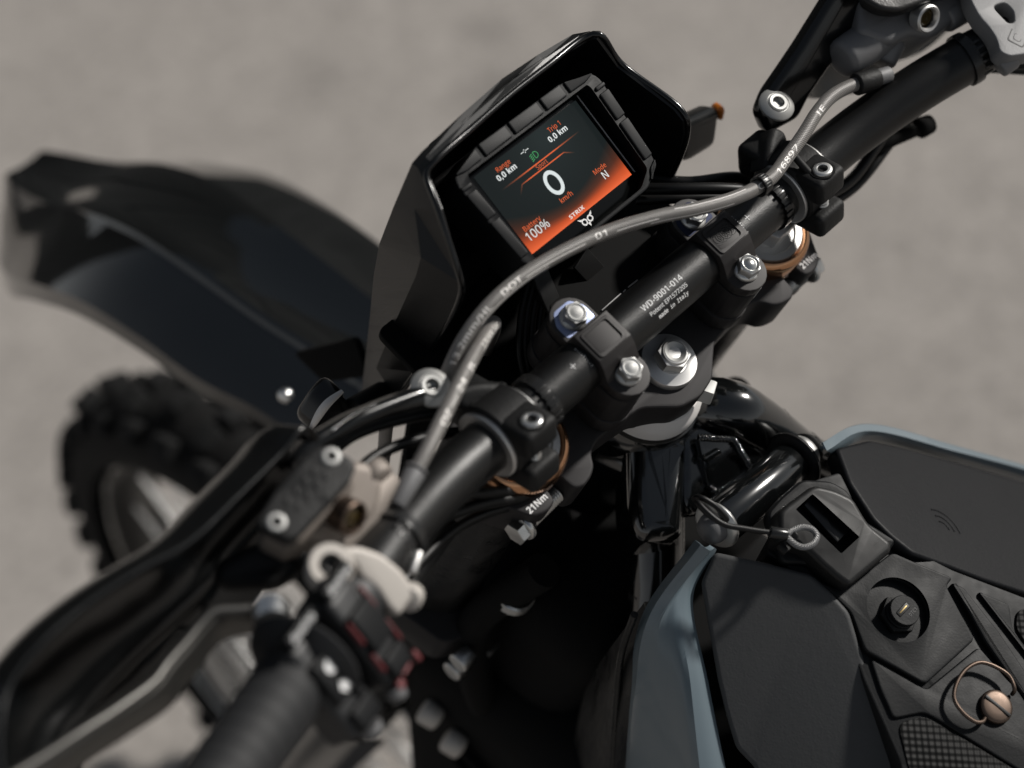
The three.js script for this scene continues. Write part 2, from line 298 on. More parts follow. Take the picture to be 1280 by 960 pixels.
// ---------------------------------------------------------------- frame, forks, triple clamps
const sides = [-1, 1];
{
  const g = [lathe([[0.026, -0.17], [0.03, -0.165], [0.031, -0.06], [0.0345, -0.057], [0.0345, -0.046], [0.033, -0.043], [0.02, -0.043]], V(0, 0, 0), AY, 40)];
  g.push(plate([V(-0.0232, -0.05, 0.0095), V(-0.0149, -0.047, 0.0103), V(-0.0061, -0.044, 0.0257), V(0.0036, -0.044, 0.0311), V(-0.0042, -0.046, 0.0404), V(-0.0219, -0.05, 0.0555), V(-0.0415, -0.054, 0.0737), V(-0.0513, -0.056, 0.0694), V(-0.0619, -0.058, 0.0582), V(-0.0555, -0.056, 0.0432)], 0.06, { bev: 0.011, r: 0.008, seg: 7, up: AY }), plate([V(-0.0005, -0.046, 0.0305), V(0.0188, -0.046, 0.0347), V(0.0377, -0.046, 0.0357), V(0.0491, -0.052, 0.0615), V(0.0548, -0.06, 0.0858), V(0.0233, -0.06, 0.0767), V(-0.0077, -0.062, 0.0756), V(-0.0248, -0.062, 0.0713), V(-0.0267, -0.058, 0.0602)], 0.05, { bev: 0.006, r: 0.008, seg: 5, up: AY }));
  part('head_tube', mrg(g), M.frame, 'broad glossy black steering head');
  for (const s of sides) {
    const a0 = V(s * 0.014, -0.088, 0.004), a = s < 0 ? V(-0.012, -0.0819, 0.0343) : mirror(V(-0.0315, -0.0461, 0.0368), s), b = s < 0 ? V(-0.022, -0.097, 0.0513) : mirror(V(-0.044, -0.0551, 0.0534), s), c = s < 0 ? V(-0.045, -0.1216, 0.083) : mirror(V(-0.065, -0.0806, 0.0836), s), d = s < 0 ? V(-0.06, -0.1422, 0.1042) : mirror(V(-0.08, -0.099, 0.104), s);
    const t = part('frame_spar', pipe([a0, a, b, c, d, d.clone().add(V(s * 0.02, -0.22, 0.12))], (q) => 0.0185 - 0.004 * Math.min(1, q * 2), 28), M.frame);
    sub('weld_bead', lathe([[0.0145, -0.003], [0.0172, -0.001], [0.0172, 0.001], [0.0145, 0.003]], b.clone().lerp(c, 0.35), c.clone().sub(b), 28), M.frame, t);
    const w = lerp3(c, d, 0.12);
    sub('cable_clip', lathe([[0.014, -0.003], [0.0165, -0.002], [0.0165, 0.002], [0.014, 0.003]], w, d.clone().sub(c), 24), M.rubber, t);
  }
  // gusset box between the spars, with a raised weld rim and a lug
  const q = [V(0.0014, -0.0415, 0.0397), V(0.0184, -0.0435, 0.054), V(0.0199, -0.0555, 0.0722), V(-0.0079, -0.059, 0.0724), V(-0.008, -0.055, 0.0634)];
  const gs = part('frame_gusset', plate(q, 0.006, { bev: 0.0015, r: 0.003, up: V(0, 1, 0) }), M.frame);
  for (let i = 0; i < 4; i++) sub('weld_bead', pipe([0, 0.25, 0.5, 0.75, 1].map((t, k) => lerp3(q[i], q[i + 1], t).add(V(0, 0.001 + 0.0006 * (k % 2), 0))), (t) => 0.0019 + 0.0004 * Math.sin(t * 70), 10, 60), M.frame, gs);
  sub('lug', plate([V(-0.004, -0.043, 0.0505), V(0.0083, -0.043, 0.0524), V(0.0089, -0.046, 0.0558), V(-0.0034, -0.046, 0.0539)], 0.008, { bev: 0.001, up: V(0, 1, 0) }), M.frame, gs);
  // cross tube that carries the fairings, with a bushing and bolt ends
  const l = V(-0.036, -0.0282, 0.0828), r = V(0.034, -0.0404, 0.0868), ax = r.clone().sub(l).normalize();
  const ct = part('cross_tube', rod(l, r, 0.0135, 0.0135, 32), M.frame);
  sub('bushing_flange', rod(r.clone().addScaledVector(ax, -0.001), r.clone().addScaledVector(ax, 0.004), 0.0185, 0.0185, 36), M.rubber, ct);
  sub('bushing_flange', rod(r.clone().addScaledVector(ax, 0.0045), r.clone().addScaledVector(ax, 0.013), 0.0125, 0.0115, 32), M.zinc, ct);
  sub('bolt', rod(r.clone().addScaledVector(ax, 0.013), r.clone().addScaledVector(ax, 0.02), 0.0105, 0.0095, 28, 0.0028), M.rubber, ct);
  sub('bolt', lathe([[0, 0.011], [0.005, 0.0102], [0.0078, 0.008], [0.009, 0.004], [0.009, 0], [0.006, -0.002]], l.clone().addScaledVector(ax, -0.001), ax.clone().negate(), 32, 0.9), M.castGrey, ct);
  sub('bushing_flange', rod(l.clone().addScaledVector(ax, -0.003), l.clone().addScaledVector(ax, 0.002), 0.0145, 0.0145, 32), M.zinc, ct);
}
part('bearing_seal', mrg(lathe([[0.016, -0.024], [0.027, -0.026], [0.0305, -0.031], [0.0315, -0.036], [0.0315, -0.0405], [0.03, -0.0425], [0.018, -0.0425]], V(0, 0, 0), AY, 48)), M.seal);

{ // top triple clamp: one plate, outline seen along the steering axis
  const half = [[0, 0.0265], [-0.014, 0.0235], [-0.023, 0.016], [-0.032, 0.009], [-0.05, 0.007], [-0.066, 0.006], [-0.0735, 0.009], [-0.0775, 0.0155], [-0.083, 0.0185], [-0.0905, 0.02], [-0.0962, 0.017], [-0.0972, 0.004],
    [-0.1068, 0.004], [-0.1085, 0.0155], [-0.116, 0.017], [-0.125, 0.0138], [-0.129, 0.006], [-0.1365, -0.006], [-0.1405, -0.02], [-0.137, -0.037], [-0.126, -0.051], [-0.108, -0.057], [-0.09, -0.053], [-0.076, -0.045], [-0.06, -0.046], [-0.03, -0.047], [0, -0.044]];
  const pts = [...half, ...half.slice(1, -1).reverse().map(([x, z]) => [-x, z])].map(([x, z]) => V(x, -0.004, z));
  const tc = part('triple_clamp', plate(pts, 0.03, { bev: 0.0018, r: 0.004, up: AY, seg: 3 }), M.anod2);
  for (const s of sides) {
    const c = V(s * 0.105, 0, -0.02);
    // the pinch slot is bridged by a threaded bolt with a hexagon head
    const h = V(s * 0.1272, -0.0205, 0.0125), ax = V(-s, 0, -0.04).normalize();
    sub('pinch_bolt', mrg(hexPrism(h.clone().addScaledVector(ax, 0.003), ax.clone().negate(), 0.0125, 0.0085, 0.001), rod(h, h.clone().addScaledVector(ax, 0.004), 0.0085, 0.0085, 28),
      lathe(Array.from({ length: 27 }, (_, i) => [0.0043 + 0.0008 * (i % 2), i * 0.00085]), h.clone().addScaledVector(ax, 0.008), ax, 20, 0.2)), M.zinc, tc);
    const txt = decal(mirror(V(-0.1178, -0.0036, 0.0099), s), s < 0 ? V(-0.1096, -0.0036, 0.0098).sub(V(-0.126, -0.0036, 0.01)) : AX, s < 0 ? V(-0.4, 0, -1) : V(0, 0, -1), 0.019, 0.0065);
    sub('printed_lettering', txt, print(256, 88, (x) => { x.font = 'bold 70px sans-serif'; x.textAlign = 'center'; x.fillText('21Nm', 128, 70, 235); }), tc);
    // fork cap: copper-coloured tube rim, silver cap with hexagon and adjuster
    const fc = part('fork_cap', lathe([[0.0215, -0.006], [0.0235, 0.0015], [0.025, 0.003], [0.0268, 0.002], [0.0282, -0.001], [0.0286, -0.005], [0.0286, -0.014], [0.02, -0.015]], V(c.x, 0.006, c.z), AY, 64, 0.9), M.copper, 'copper-coloured ring on the fork tube top');
    sub('cap', mrg(lathe([[0, 0.0015], [0.012, 0.0015], [0.0125, 0.0], [0.0175, 0], [0.0185, 0.0012], [0.0222, 0.0012], [0.0228, 0], [0.0228, -0.01], [0, -0.01]], V(c.x, 0.007, c.z), AY, 64, 0.5), hexPrism(V(c.x, 0.008, c.z), AY, 0.024, 0.011, 0.001)), M.alu, fc);
    sub('adjuster', mrg(rod(V(c.x, 0.0185, c.z), V(c.x, 0.023, c.z), 0.0072, 0.0072, 28)), M.blackChrome, fc);
    sub('adjuster_slot', box(V(c.x, 0.0232, c.z), AX, AY, AZ, 0.011, 0.001, 0.0022, 0.0003), M.zinc, fc);
    // fork legs
    const ft = part('fork_leg', lathe([[0.0265, -0.02], [0.027, -0.18], [0.029, -0.2], [0.029, -0.46], [0.0305, -0.47], [0.0305, -0.5], [0.024, -0.502]], c, AY, 40), M.satin);
    sub('stanchion', rod(V(c.x, -0.5, c.z), V(c.x, -0.86, c.z), 0.024, 0.024, 32), M.chrome, ft);
    sub('fork_guard', shell(smoothGrid([-0.50, -0.66, -0.84].map((y, k) => [-1.2, -0.5, 0.3, 1.1].map((a) => V(c.x + s * 0.031 * Math.cos(a), y, c.z - 0.038 * Math.sin(a) - 0.01 * k))), 10, 12), 0.003), M.gloss, ft);
    if (s < 0) for (const q of [V(-0.135, -0.3269, 0.0283), V(-0.135, -0.3328, 0.0529)]) sub('guard_bolt', rod(q, q.clone().add(V(0.004, -0.002, 0.014)), 0.009, 0.0085, 24, 0.003), M.bracket, ft);
    sub('axle_lug', box(V(c.x, -0.9, -0.08), AX, AY, AZ, 0.04, 0.09, 0.08, 0.01), M.zinc, ft);
  }
  const lo = [[0, 0.03], [-0.05, 0.012], [-0.085, 0.016], [-0.115, 0.026], [-0.138, 0.016], [-0.145, -0.02], [-0.13, -0.055], [-0.1, -0.06], [0, -0.05]];
  const lc = part('lower_triple_clamp', plate([...lo, ...lo.slice(1, -1).reverse().map(([x, z]) => [-x, z])].map(([x, z]) => V(x, -0.2, z)), 0.036, { bev: 0.002, r: 0.006, up: AY }), M.anod2);
  for (const s of sides) for (const y of [-0.209, -0.228]) { const h = mirror(V(-0.1255, y, 0.03), s); sub('pinch_bolt', rod(h, h.clone().add(V(s * 0.012, 0, 0)), 0.007, 0.007, 24), M.zinc, lc); }
}
{ // stem nut: washer flange, hexagon, turned conical face
  const n = part('stem_nut', lathe([[0, -0.004], [0.0166, -0.004], [0.0166, -0.001], [0.016, 0.0002], [0.0108, 0.0016], [0.0098, 0.0022], [0, 0.0022]], V(0, 0, 0), AY, 64, 0.5), M.alu);
  sub('hexagon', mrg(hexPrism(V(0, 0.0014, 0), AY, 0.0172, 0.0082, 0.0011, 0.25), lathe([[0.0079, 0.0082], [0.0079, 0.0096], [0.0072, 0.0106], [0.0066, 0.0108]], V(0, 0, 0), AY, 48, 0.4)), M.alu, n);
  sub('cone', lathe([[0.0067, 0.0107], [0.0061, 0.0109], [0.0058, 0.0107], [0.001, 0.0084], [0, 0.008]], V(0, 0, 0), AY, 48, 0.3), M.screw, n);
  const h = V(0.0088, -0.012, 0.0235), ax = V(0.45, 0.12, 0.88).normalize();
  const b = part('clamp_bolt', mrg(hexPrism(h.clone().addScaledVector(ax, -0.002), ax, 0.0135, 0.0085, 0.001, 0.5), rod(h.clone().addScaledVector(ax, -0.018), h, 0.0075)), M.screw);
}

// ---------------------------------------------------------------- handlebar with its clamps
const BY = 0.0345, BZ = -0.025, BR = 0.0143;
const barPts = [[-0.405, 0.127, 0.032], [-0.36, 0.113, 0.021], [-0.32, 0.1, 0.0105], [-0.28, 0.086, 0.001], [-0.245, 0.073, -0.008], [-0.215, 0.061, -0.0155], [-0.185, 0.049, -0.021], [-0.16, 0.041, -0.0238], [-0.135, 0.0363, -0.0247], [-0.11, BY, BZ], [-0.05, BY, BZ]];
const bar = [...barPts, ...barPts.slice().reverse().map(([x, y, z]) => [-x, y, z])].map((a) => V(...a));
const barCurve = new THREE.CatmullRomCurve3(bar, false, 'centripetal');
const barAt = (x) => { let a = 0, b = 1; for (let i = 0; i < 40; i++) { const m = (a + b) / 2; if (barCurve.getPoint(m).x < x) a = m; else b = m; } const t = (a + b) / 2; return { p: barCurve.getPoint(t), t: barCurve.getTangent(t).normalize() }; };
{
  const hb = part('handlebar', pipe(bar, (t) => { const d = Math.abs(t - 0.5); return d < 0.3 ? BR : BR - (BR - 0.0111) * Math.min(1, (d - 0.3) / 0.06); }, 36, 220), M.bar);
  const wrap = (x0, x1, a0, a1, r) => {                              // sheet that follows the tube from angle a0 to a1 (0 at the top, positive to the rear)
    const N = 24, pos = [], uv = [], idx = [];
    for (let i = 0; i <= N; i++) { const a = a0 + (a1 - a0) * i / N; for (const k of [0, 1]) { pos.push(k ? x1 : x0, BY + r * Math.cos(a), BZ + r * Math.sin(a)); uv.push(k, 1 - i / N); } }
    for (let i = 0; i < N; i++) { const a = i * 2; idx.push(a, a + 2, a + 1, a + 1, a + 2, a + 3); }
    const g = new THREE.BufferGeometry(); g.setAttribute('position', new THREE.Float32BufferAttribute(pos, 3)); g.setAttribute('uv', new THREE.Float32BufferAttribute(uv, 2)); g.setIndex(idx);
    return fin(g, 1.2, true);
  };
  sub('printed_lettering', wrap(-0.0272, 0.0202, -0.46, 1.28, BR + 0.00012), print(1680, 1060, (x) => {
    x.textAlign = 'center';
    x.font = '190px sans-serif'; x.fillText('WD-9001-014', 840, 388, 1180);
    x.font = '140px sans-serif'; x.fillText('Potent EP1577205', 870, 590, 1080);
    x.font = 'bold 140px monospace'; x.fillText('made in Italy', 920, 770, 860);
  }), hb);
  for (const x of [-0.0735, 0.0705]) sub('printed_lettering', wrap(x - 0.0028, x + 0.0028, -0.2, 0.2, BR + 0.00012), print(128, 128, (c) => { c.lineWidth = 7; c.beginPath(); c.moveTo(64, 22); c.lineTo(64, 106); c.moveTo(22, 64); c.lineTo(106, 64); c.stroke(); }), hb);
  for (const s of sides) { const x = s * 0.0645; sub('printed_lettering', wrap(x - 0.0012, x + 0.0012, -0.5, 0.5, BR + 0.00012), print(64, 512, (c) => { c.lineWidth = 10; for (let i = 0; i < 9; i++) { c.beginPath(); c.moveTo(12, 30 + i * 56); c.lineTo(i % 4 ? 30 : 50, 30 + i * 56); c.stroke(); } }), hb); }
  for (const s of sides) {
    const cx = s * 0.0495, stad = (r, z0, n = 10) => { const o = []; for (const e of [1, -1]) for (let i = 0; i <= n; i++) { const a = -PI / 2 + PI * i / n; o.push([e * r * Math.sin(a), e * (z0 + r * Math.cos(a))]); } return o; };
    const at = (o, y) => o.map(([x, z]) => V(cx + x, y, BZ + z));
    const mount = part('bar_mount', mrg(plate(at(stad(0.0128, 0.0205), BY - 0.0015), 0.033, { bev: 0.0015, r: 0.0008, up: AY }), plate(at(stad(0.0145, 0.02), 0.008), 0.012, { bev: 0.002, r: 0.0008, up: AY })), M.anod2);
    const cap = part('bar_clamp', plate(at(stad(0.0128, 0.0205), BY + 0.0072), 0.007, { bev: 0.0006, r: 0.0008, up: AY }), M.anod);
    const prof = [[-0.0175, BY + 0.004], [-0.0128, BY + 0.0072], [-0.0112, BY + 0.0168], [0.0075, BY + 0.0172], [0.012, BY + 0.0138], [0.0185, BY + 0.0068]];
    sub('saddle', plate([...prof, [0.0155, BY + 0.001], [-0.0165, BY + 0.001]].map(([z, y]) => V(cx - 0.0126, y, BZ + z)), 0.0252, { bev: 0.0006, r: 0.0008, up: V(-1, 0, 0) }), M.anod, cap);
    const rim = [[-0.0105, -0.0095], [0.0105, -0.0095], [0.0105, 0.0075], [-0.0105, 0.0075]], inn = [[-0.0088, -0.008], [0.0088, -0.008], [0.0088, 0.0058], [-0.0088, 0.0058]];
    sub('flat_glint', plate([[-0.0108, -0.0135], [0.0108, -0.0135], [0.0108, -0.0225], [0.006, -0.0295], [-0.006, -0.0295], [-0.0108, -0.0225]].map(([x, z]) => V(cx + x, BY + 0.0075, BZ + z)), 0.0006, { bev: 0.0002, r: 0.002, up: AY }), s < 0 ? M.flat : M.flatGlintDark, cap);  // thin plate with the sky reflection put into its colour: bright left, dark right
    const yTop = (z) => BY + 0.0168 + (z + 0.0105) * 0.021 + 0.0009;
    sub('pad_rim', plate(rim.map(([x, z]) => V(cx + x, yTop(z), BZ + z)), 0.0012, { bev: 0.0003, r: 0.0025, up: AY, holes: [inn.map(([x, z]) => V(cx + x, yTop(z), BZ + z))] }), M.anod, cap);
    if (s > 0) {                                                     // row of overlapping rings engraved in the pad
      const rings = []; for (let i = 0; i < 4; i++) rings.push(new THREE.TorusGeometry(0.0037, 0.00016, 6, 28).rotateX(PI / 2).translate(cx - 0.0052 + i * 0.0035, yTop(-0.001) - 0.0007, BZ - 0.001), new THREE.TorusGeometry(0.0024, 0.00014, 6, 24).rotateX(PI / 2).translate(cx - 0.0052 + i * 0.0035, yTop(-0.001) - 0.0007, BZ - 0.001));
      sub('emblem', mrg(rings), M.castDark, cap);
    }
    for (const e of [-1, 1]) sub('bolt', flangeBolt(V(cx, BY + 0.0072, BZ + e * 0.0205), AY, 0.0118, 0.0085, 0.0076, 0.3 + e * 0.4 + s * 0.2), M.zinc, cap);
    sub('index_line', box(V(cx, BY - 0.0005, BZ + 0.0332), AX, AY, AZ, 0.0008, 0.012, 0.0006, 0.0002), M.grey, cap);
  }
}

// ---------------------------------------------------------------- display with its glass, screen and segmented bezel
{
  const O = V(-0.0402, 0.0566, -0.1352), ex = V(0.081, 0, 0), ed = V(0, -0.0132, 0.0494), n = V(0, 0.966, 0.259);
  const D = (u, v, h = 0) => O.clone().addScaledVector(ex, u).addScaledVector(ed, v).addScaledVector(n, h / 1000);
  const X = AX, DN = ed.clone().normalize();
  const oct = (l, r, t, b, c) => [[l, t + c], [l + c * 0.62, t], [r - c * 0.62, t], [r, t + c], [r, b - c], [r - c * 0.62, b], [l + c * 0.62, b], [l, b - c]];
  const outer = [[-0.197, -0.02], [-0.17, -0.12], [0.09, -0.235], [0.91, -0.235], [1.17, -0.12], [1.197, -0.02], [1.155, 1.0], [1.13, 1.09], [0.97, 1.22], [0.03, 1.22], [-0.13, 1.09], [-0.155, 1.0]];
  const inner = [[-0.105, -0.02], [-0.085, -0.075], [1.085, -0.075], [1.105, -0.02], [1.075, 1.06], [0.93, 1.19], [0.07, 1.19], [-0.075, 1.06]];
  const P = (l, h) => l.map(([u, v]) => D(u, v, h));
  const disp = part('display', mrg(plate(P(outer, 8.8), 0.03, { bev: 0.001, r: 0.003, up: n, holes: [P(inner, 8.8)] }), plate(P(outer.map(([u, v]) => [0.5 + (u - 0.5) * 0.98, 0.5 + (v - 0.5) * 0.98]), -2), 0.02, { bev: 0.002, r: 0.003, up: n })), M.console, 'dash display in a segmented black bezel');
  const seg = (a, b, c, d) => sub('bezel_segment', plate(P([a, b, c, d], 10), 0.0018, { bev: 0.0007, r: 0.0012, up: n }), M.bezel, disp);
  const edgeSeg = (o0, o1, i0, i1, cuts) => { for (let k = 0; k + 1 < cuts.length; k++) { const m = (p, q, t) => [p[0] + (q[0] - p[0]) * t, p[1] + (q[1] - p[1]) * t], g = 0.02; seg(m(o0, o1, cuts[k] + g), m(o0, o1, cuts[k + 1] - g), m(i0, i1, cuts[k + 1] - g), m(i0, i1, cuts[k] + g)); } };
  edgeSeg([0.09, -0.235], [0.91, -0.235], [0.09, -0.085], [0.91, -0.085], [0, 0.345, 0.72, 1]);
  for (const s of [0, 1]) {
    const q = ([u, v]) => (s ? [1 - u, v] : [u, v]);
    edgeSeg(...[[-0.197, 0.0], [-0.155, 1.0], [-0.108, 0.0], [-0.079, 1.0]].map(q), [0, 0.09, 0.46, 0.98]);
    seg(...[[-0.165, -0.115], [0.07, -0.225], [0.07, -0.09], [-0.085, -0.085]].map(q));
    seg(...[[-0.15, 1.01], [-0.13, 1.08], [-0.02, 1.175], [-0.075, 1.06]].map(q));
  }
  sub('cover_glass', plate(P(inner.map(([u, v]) => [0.5 + (u - 0.5) * 0.985, 0.5 + (v - 0.5) * 0.985]), 0), 0.0014, { bev: 0.0003, r: 0.002, up: n }), M.glass, disp);
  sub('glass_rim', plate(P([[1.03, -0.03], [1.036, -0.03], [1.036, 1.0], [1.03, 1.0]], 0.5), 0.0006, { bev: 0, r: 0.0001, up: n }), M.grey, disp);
  const W = 1296, H = 830, scr = canvasTex(W, H, (x) => {
    x.fillStyle = '#151b1b'; x.fillRect(0, 0, W, H);
    const bg = x.createRadialGradient(W * 0.62, H * 0.1, 60, W * 0.5, H * 0.45, W * 0.75); bg.addColorStop(0, 'rgba(38,46,46,0.9)'); bg.addColorStop(1, 'rgba(16,21,21,0)'); x.fillStyle = bg; x.fillRect(0, 0, W, H);
    for (let i = 0; i < W; i += 4) {                                 // glowing band along the lower edge, higher at both ends
      const k = Math.abs(i / W - 0.5) * 2, top = H * (0.79 - 0.26 * Math.pow(k, 1.7)), g = x.createLinearGradient(0, top, 0, H);
      g.addColorStop(0, 'rgba(190,70,30,0)'); g.addColorStop(0.45, 'rgba(186,72,34,0.38)'); g.addColorStop(0.75, 'rgba(222,88,42,0.88)'); g.addColorStop(1, 'rgba(250,110,62,1)');
      x.fillStyle = g; x.fillRect(i, top, 4, H - top);
    }
    const t = (s, u, v, px, c, w = '', al = 'center', mw) => { x.font = `${w} ${px}px sans-serif`; x.fillStyle = c; x.textAlign = al; x.textBaseline = 'middle'; x.fillText(s, u * W, v * H, mw); };
    const or = '#ee6a3c', wh = '#eef2f0';
    t('Range', 0.232, 0.088, 62, or); t('0,0 km', 0.225, 0.165, 74, wh, 'bold', 'center', 250); t('--:--', 0.433, 0.098, 62, wh, 'bold', 'center', 110);
    t('Trip 1', 0.738, 0.085, 62, or); t('0,0 km', 0.725, 0.168, 74, wh, 'bold', 'center', 250);
    t('Mode', 0.821, 0.735, 62, or); t('N', 0.828, 0.823, 100, wh); t('Battery', 0.137, 0.75, 64, or); t('100%', 0.142, 0.838, 112, wh, '', 'center', 300);
    t('km/h', 0.475, 0.752, 66, or); t('Sport', 0.477, 0.322, 56, '#e0683e');
    x.save(); x.translate(0.467 * W, 0.553 * H); x.scale(0.92, 1); x.strokeStyle = '#e6eeee'; x.lineWidth = 38; x.beginPath(); x.ellipse(0, 0, 76, 102, 0, 0, 7); x.stroke(); x.restore();
    const line = (pts, wd, a0, a1) => { const g = x.createLinearGradient(pts[0][0] * W, 0, pts[pts.length - 1][0] * W, 0); g.addColorStop(0, 'rgba(238,106,60,0)'); g.addColorStop(a0, 'rgba(238,106,60,1)'); g.addColorStop(a1, 'rgba(238,106,60,1)'); g.addColorStop(1, 'rgba(238,106,60,0)'); x.strokeStyle = g; x.lineWidth = wd; x.lineJoin = 'round'; x.beginPath(); pts.forEach(([u, v], i) => (i ? x.lineTo(u * W, v * H) : x.moveTo(u * W, v * H))); x.stroke(); };
    line([[0.11, 0.285], [0.3, 0.287], [0.68, 0.287], [0.88, 0.285]], 11, 0.35, 0.66);
    line([[0.2, 0.45], [0.262, 0.365], [0.672, 0.365], [0.745, 0.44]], 10, 0.25, 0.78);
    x.strokeStyle = '#4fae6a'; x.lineWidth = 6; x.beginPath(); x.moveTo(0.473 * W, 0.165 * H); x.lineTo(0.473 * W, 0.235 * H); x.moveTo(0.473 * W, 0.165 * H); x.bezierCurveTo(0.515 * W, 0.155 * H, 0.515 * W, 0.245 * H, 0.473 * W, 0.235 * H); x.stroke();
    for (let k = 0; k < 4; k++) { x.beginPath(); x.moveTo(0.462 * W, (0.17 + k * 0.0205) * H); x.lineTo(0.436 * W, (0.185 + k * 0.0205) * H); x.stroke(); }
    x.save(); x.translate(0.467 * W, 0.948 * H); x.scale(1.42, 1); t('STRiX', -0.0, 0, 50, '#f3ece8', 'bold'); x.restore();
  });
  sub('screen', decal(D(0.5, 0.5, 0.25), X, DN.clone().negate(), 0.081, 0.0511), std(lin(0.004), 0.06, 0, { specularIntensity: 0.5, emissive: lin(1), emissiveMap: scr, emissiveIntensity: 0.85 }), disp, 'lit colour screen reading 0 km/h');
  sub('emblem', decal(D(0.498, 1.085, 0.25), X, DN.clone().negate(), 0.0125, 0.0098), print(256, 200, (x) => {   // two round eyes under swept brows above a pointed beak
    x.lineWidth = 17; x.lineJoin = 'miter';
    for (const s of [-1, 1]) {
      x.beginPath(); x.arc(128 + s * 44, 98, 32, 0, 7); x.stroke();
      x.beginPath(); x.moveTo(128 + s * 112, 30); x.lineTo(128 + s * 52, 62); x.lineTo(128 + s * 58, 78); x.lineTo(128 + s * 92, 66); x.closePath(); x.fill();
    }
    x.beginPath(); x.moveTo(108, 128); x.lineTo(148, 128); x.lineTo(128, 178); x.closePath(); x.fill();
  }, lin(0.75)), disp);
  // bracket and strips below the display
  const br = part('display_bracket', mrg(plate([V(-0.0374, 0.012, -0.0757), V(0.0496, 0.012, -0.0741), V(0.0348, 0.012, -0.0412), V(-0.0366, 0.012, -0.0377)], 0.006, { bev: 0.001, r: 0.003, up: AY }), plate([V(-0.1, -0.035, -0.125), V(0.1, -0.035, -0.125), V(0.1, -0.035, -0.05), V(-0.1, -0.035, -0.05)], 0.006, { bev: 0.001, r: 0.006, up: AY })), M.under);
  for (const [a, b] of [[V(-0.0158, 0.0125, -0.0438), V(0.0006, 0.0125, -0.0441)], [V(0.0024, 0.0125, -0.0439), V(0.0046, 0.0125, -0.0441)], [V(0.0068, 0.0125, -0.0442), V(0.0146, 0.0125, -0.0439)]]) sub('index_line', rod(a, b, 0.0004, 0.0004, 6), M.grey, br);
  for (const [a, b, w] of [[V(-0.0311, 0.022, -0.0828), V(-0.0351, 0.005, -0.0553), 0.011], [V(-0.0074, 0.022, -0.0724), V(0.0013, 0.006, -0.0574), 0.014]]) { const d = b.clone().sub(a), L = d.length(); d.normalize(); const e = AX.clone().addScaledVector(d, -d.x).normalize(); sub('strap', box(a.clone().add(b).multiplyScalar(0.5), e, d, e.clone().cross(d), w, L, 0.002, 0.0006), M.module, br); }
}

// ---------------------------------------------------------------- headlight mask: the hood round the display
{
  const R = [V(-0.091, -0.1, -0.1009), V(-0.083, -0.0711, -0.1005), V(-0.0855, -0.0022, -0.0938), V(-0.086, 0.0396, -0.0934), V(-0.0858, 0.0491, -0.0959), V(-0.0785, 0.0729, -0.1276), V(-0.0702, 0.0769, -0.1462), V(-0.0655, 0.0803, -0.1472)];
  const F = [V(-0.076, -0.1633, -0.1323), V(-0.079, -0.1236, -0.1357), V(-0.081, -0.0712, -0.1419), V(-0.083, -0.0234, -0.148), V(-0.084, 0.0106, -0.1507), V(-0.079, 0.0429, -0.1528), V(-0.0695, 0.0722, -0.1564), V(-0.0635, 0.0769, -0.1567)];
  const A = [V(-0.083, -0.1402, -0.1232), V(-0.086, -0.1005, -0.124), V(-0.089, -0.0299, -0.1218), V(-0.0905, 0.0274, -0.1196), V(-0.0905, 0.0458, -0.1209), V(-0.0815, 0.0669, -0.1348), V(-0.0705, 0.0734, -0.1515), V(-0.065, 0.0789, -0.1515)];
  for (let i = 5; i < 8; i++) A[i].copy(R[i]).lerp(F[i], 0.5).add(V(-0.0012, 0.001, 0));
  const RR = [V(0.0655, 0.072, -0.1558), V(0.0702, 0.0753, -0.1515), V(0.0785, 0.0592, -0.1358), V(0.086, 0.0569, -0.0974), V(0.0862, 0.0544, -0.0889), V(0.0862, 0.0454, -0.0842), V(0.0855, 0.0314, -0.0811), V(0.083, -0.0068, -0.077)];
  const r = [...R, V(0, 0.0761, -0.1535), ...RR], FR = [V(0.0635, 0.0677, -0.163), V(0.0695, 0.0723, -0.1572)], a = [...A, V(0, 0.0788, -0.1575), ...RR.map((p, i) => (i > 1 ? p.clone().add(V(0.001, -0.004, -0.008)) : lerp3(p, FR[i], 0.5)))], f = [...F, V(0, 0.0826, -0.1612), ...RR.map((p, i) => (i > 1 ? p.clone().add(V(-0.002, -0.03, -0.03)) : FR[i]))];
  const g = f.map((p) => V(p.x + 0.05 * (1 - Math.max(0, p.x) / 0.06), p.y - 0.075, p.z - 0.012));
  const dense = (L) => { const c = new THREE.CatmullRomCurve3(L.slice(7, 10), false, 'centripetal'); return [...L.slice(0, 7), ...[0, 0.25, 0.5, 0.75, 1].map((t) => c.getPoint(t)), ...L.slice(10)]; };
  const rows = [r, a, f, g].map(dense);
  const hood = part('headlight_mask', shell(rows[0].map((_, i) => rows.map((q) => q[i])), 0.003, 0.22), M.hood, 'black headlight mask round the display');
  sub('rim', pipe(rows[0].map((p) => p.clone()), 0.0019, 10, 160), M.gloss, hood);
  sub('nose', shell([0, 0.5, 1].map((t) => rows[3].slice(1, -1).map((p) => V(p.x * (1 - t), p.y * (1 - t * 0.4) - 0.02 * t, p.z - 0.012 * t))), 0.003), M.gloss, hood);
    sub('back_wall', plate([V(-0.058, 0.04, -0.15), V(0.058, 0.04, -0.15), V(0.07, -0.09, -0.12), V(-0.07, -0.09, -0.12)], 0.003, { bev: 0, up: AZ }), M.under, hood);
  part('lower_cowl', shell(smoothGrid([[V(-0.08, 0.0, -0.112), V(0, 0.015, -0.118), V(0.08, 0.0, -0.112)], [V(-0.082, -0.08, -0.098), V(0, -0.08, -0.11), V(0.082, -0.08, -0.098)], [V(-0.09, -0.19, -0.075), V(0, -0.19, -0.09), V(0.09, -0.19, -0.075)]], 12, 12), 0.003), M.under);
}
